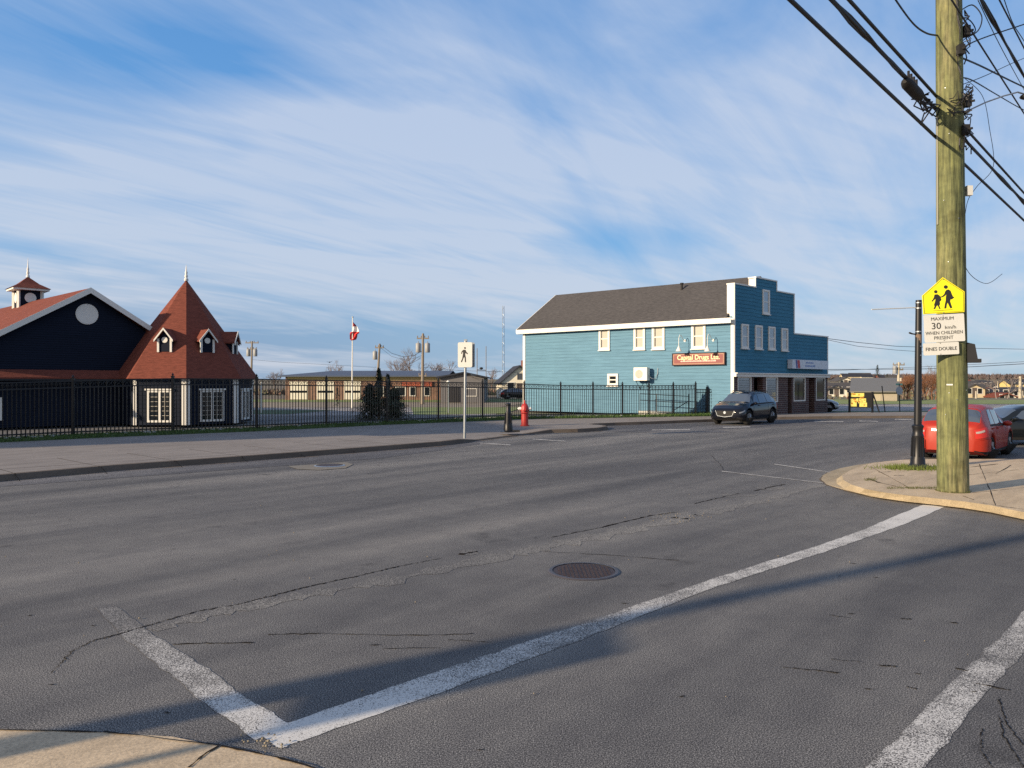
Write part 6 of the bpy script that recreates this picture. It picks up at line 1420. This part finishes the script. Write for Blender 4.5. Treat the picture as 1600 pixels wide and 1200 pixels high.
# houses on the far slope
hm = {'white': wh, 'cream': mat('house_cream', (.55, .47, .31), .7), 'tan': mat('house_tan', (.36, .25, .16), .7), 'grey': mat('house_grey', (.30, .31, .32), .7), 'red': mat('house_red', (.24, .06, .045), .7), 'blue': mat('house_blue', (.16, .22, .30), .7), 'yellow': mat('house_yellow', (.58, .46, .18), .7)}
rmh = {'dark': M_SHDARK, 'grey': M_SHGREY, 'red': M_SHRED}
gh = 'houses on the far slope at the right'
H_ = [(1300, 150, 6, 'white', 'dark', 'white house just beyond the right end of the shop', 603), (1305, 150, 8, 'cream', 'grey', 'long cream house beyond the right end of the shop', 599), (1330, 190, 5, 'red', 'grey', 'red walled house left of the grey warehouse roof', 594),
      (1330, 560, 24, 'cream', 'dark', 'cream house on the skyline above the yellow lettered board', 584), (1343, 580, 26, 'tan', 'grey', 'tan house on the skyline above the grey warehouse roof', 583), (1377, 560, 10, 'red', 'dark', 'little red house beside the skyline spruce', 586), (1392, 560, 20, 'white', 'grey', 'white house on the skyline left of the pale pole', 586),
      (1500, 420, 16, 'tan', 'red', 'tan house just right of the green pole', 594), (1512, 150, 6, 'cream', 'grey', 'low cream house right of the green pole', 601), (1520, 230, 10, 'grey', 'grey', 'grey house with grey roof right of the green pole', 600), (1531, 210, 9, 'white', 'grey', 'white long house in the middle of the far slope', 604),
      (1545, 260, 13, 'blue', 'grey', 'blue grey house on the middle of the far slope', 600), (1546, 150, 8, 'white', 'dark', 'white low house near the foot of the slope behind the cars', 608), (1558, 170, 9, 'red', 'red', 'red house below the bare trees on the slope', 612), (1565, 240, 14, 'cream', 'grey', 'long cream building below the bare trees', 608), (1587, 190, 8, 'yellow', 'dark', 'pale yellow gabled house near the right edge', 594),
      (1507, 200, 5, 'white', 'dark', 'small white house with a dark roof low beside the green pole', 607), (1517, 280, 7, 'white', 'grey', 'white cottage on the upper slope right of the green pole', 596), (1526, 165, 5, 'cream', 'dark', 'cream cottage with a dark roof above the red hatchback', 611), (1536, 300, 8, 'white', 'dark', 'white cottage with a dark roof on the upper slope left of the bare trees', 595),
      (1552, 200, 6, 'white', 'red', 'white cottage with a red roof below the bare trees', 607), (1562, 145, 5, 'white', 'red', 'white cottage with a red roof just above the dark crossover', 615), (1570, 200, 7, 'grey', 'dark', 'dark roofed grey house between the bare trees and the yellow house', 602), (1581, 160, 6, 'cream', 'grey', 'cream cottage below the pale yellow gabled house', 609), (1597, 170, 6, 'white', 'dark', 'white cottage at the very right edge above the cars', 606), (1315, 190, 6, 'white', 'grey', 'small white house on the slope between shop and grey warehouse', 590), (1352, 560, 14, 'white', 'dark', 'small white house on the skyline over the middle of the warehouse roof', 585),
      (1513, 165, 6, 'white', 'grey', 'small white shed at the slope foot beside the green pole', 607), (1532, 172, 7, 'cream', 'dark', 'cream shed at the slope foot over the red hatchback window', 609), (1551, 160, 6, 'white', 'grey', 'white shed at the slope foot over the nose of the dark crossover', 610), (1567, 175, 8, 'white', 'dark', 'white dark-roofed shed at the slope foot over the dark crossover roof', 608), (1588, 165, 6, 'cream', 'grey', 'cream shed at the slope foot near the red vehicle', 610),
      (1540, 180, 7, 'cream', 'red', 'low cream house with a red roof above the parked cars', 612), (1555, 185, 8, 'tan', 'grey', 'tan shed above the roof of the dark crossover', 613), (1576, 178, 7, 'white', 'grey', 'white bungalow above the dark crossover near the right edge', 606), (1510, 178, 5, 'white', 'grey', 'small white building above the red hatchback roof', 612), (1595, 260, 12, 'tan', 'dark', 'tan house at the right edge of the far slope', 603)]
for x, d, w_, c, rc, l, ytop in H_:
    ztop = P(x, ytop, d).z; zb = min(tz(d), ztop-1.5); hgt = min(max(ztop-zb, 1.7), 2.5 if d < 400 else 9); w_ = w_*.66
    house('small_house', l, x, d, w_, 5, hgt*.62, hgt*.38, hm[c], rmh[rc], rot=rng.uniform(-.15, .15), loc_z=ztop-hgt, grp=gh, face='side' if w_ > 4.6 else 'gable', nwin=3 if w_ > 4.6 else 2)
spruce('dark spruce on the skyline above the grey warehouse roof', 1371, 150, P(1371, 570, 150).z+1.1, 3.6, -1.1, n=1200)
spruce('small dark spruce on the skyline left of the pale pole', 1386, 170, P(1386, 584, 170).z+1.4, 2.6, -1.4, n=500)
spruce('small dark spruce on the skyline right of the shop', 1313, 170, P(1313, 585, 170).z+1.4, 2.0, -1.4, n=400)
pass
spruce('dark green spruce low among the houses at the far right', 1566, 130, P(1566, 618, 130).z+.2, 2.6, -.6, n=500)
# far-off scrub and woods as one mass each
def scrub(name, label, region, n, cols, hh):
    mb = MB()
    for k in range(n):
        x, d = region(); z = tz(d) if x > 1200 else 0; s = rng.uniform(.5, 1)*hh*(d/150)**.5
        c = V(bx(x, d), d, z-.2)
        for j in range(4):
            a = rng.uniform(0, 6.28); e = V(math.cos(a), math.sin(a), 0)*s*.35; tp = c+V(rng.gauss(0, s*.3), rng.gauss(0, s*.3), s*rng.uniform(.6, 1.15)); mb.add([c-e, c+e, tp], [(0, 1, 2)], rng.randrange(len(cols)))
    o = mb.build(name, cols); tag(o, label, 'woods', kind='stuff')
cw = [mat('scrub_brown', (.16, .125, .10), .95), mat('scrub_red', (.15, .09, .07), .95), mat('scrub_olive', (.13, .13, .07), .95)]
scrub('scrub', 'brown bare scrub covering the slope between the far houses', lambda: ((rng.uniform(1290, 1480), rng.uniform(95, 300)) if rng.random() < .4 else (rng.uniform(1290, 1660), rng.uniform(190, 520))), 1000, cw, .95)
scrub('woods', 'dark reddish belt of bare woods along the far skyline', lambda: (rng.uniform(1290, 1700), rng.uniform(620, 780)), 2400, [mat('wood_red', (.105, .075, .072), .95), mat('wood_dark', (.075, .065, .068), .95)], 2.0)
scrub('woods', 'low belt of bare woods on the skyline behind the hall', lambda: (rng.uniform(380, 900), rng.uniform(118, 148)), 900, cw, 1.3)
# ------------------------------------------------------------------ off-frame pole whose shadow crosses the road
def up_from(px, py, dist): g = G(px, py); return g-V(math.cos(SUN_AZ), math.sin(SUN_AZ), 0)*dist
sb = up_from(1200, 922, 13.0)
op = thing('utility_pole', 'wooden utility pole on the near pavement beyond the left edge of the view', 'utility pole', tuple(sb))
mb = MB(); mb.tube([sb, sb+V(0, 0, 9.5)], [.14, .10], 14); mb.build('shaft', M_GREYW, op)
mb = MB(); mb.box(sb+V(0, 0, 8.9), (2.2, .1, .12)); mb.build('crossarm', M_GREYW, op)
s2 = up_from(470, 1108, 5.2)  # unseen board on posts, added to widen the shadow on the road
so = thing('shadow_board', 'wooden shadow-casting board on two posts, added beyond the left edge of the view', 'sign', tuple(s2))
mb = MB(); mb.box(s2+V(0, 0, 1.95), (.10, .56, .75)); mb.build('board', M_GREYW, so)
mb = MB(); mb.tube([s2+V(0, -.25, 0), s2+V(0, -.25, 2.3)], .04, 8); mb.tube([s2+V(0, .25, 0), s2+V(0, .25, 2.3)], .04, 8); mb.build('posts', M_GREYW, so)
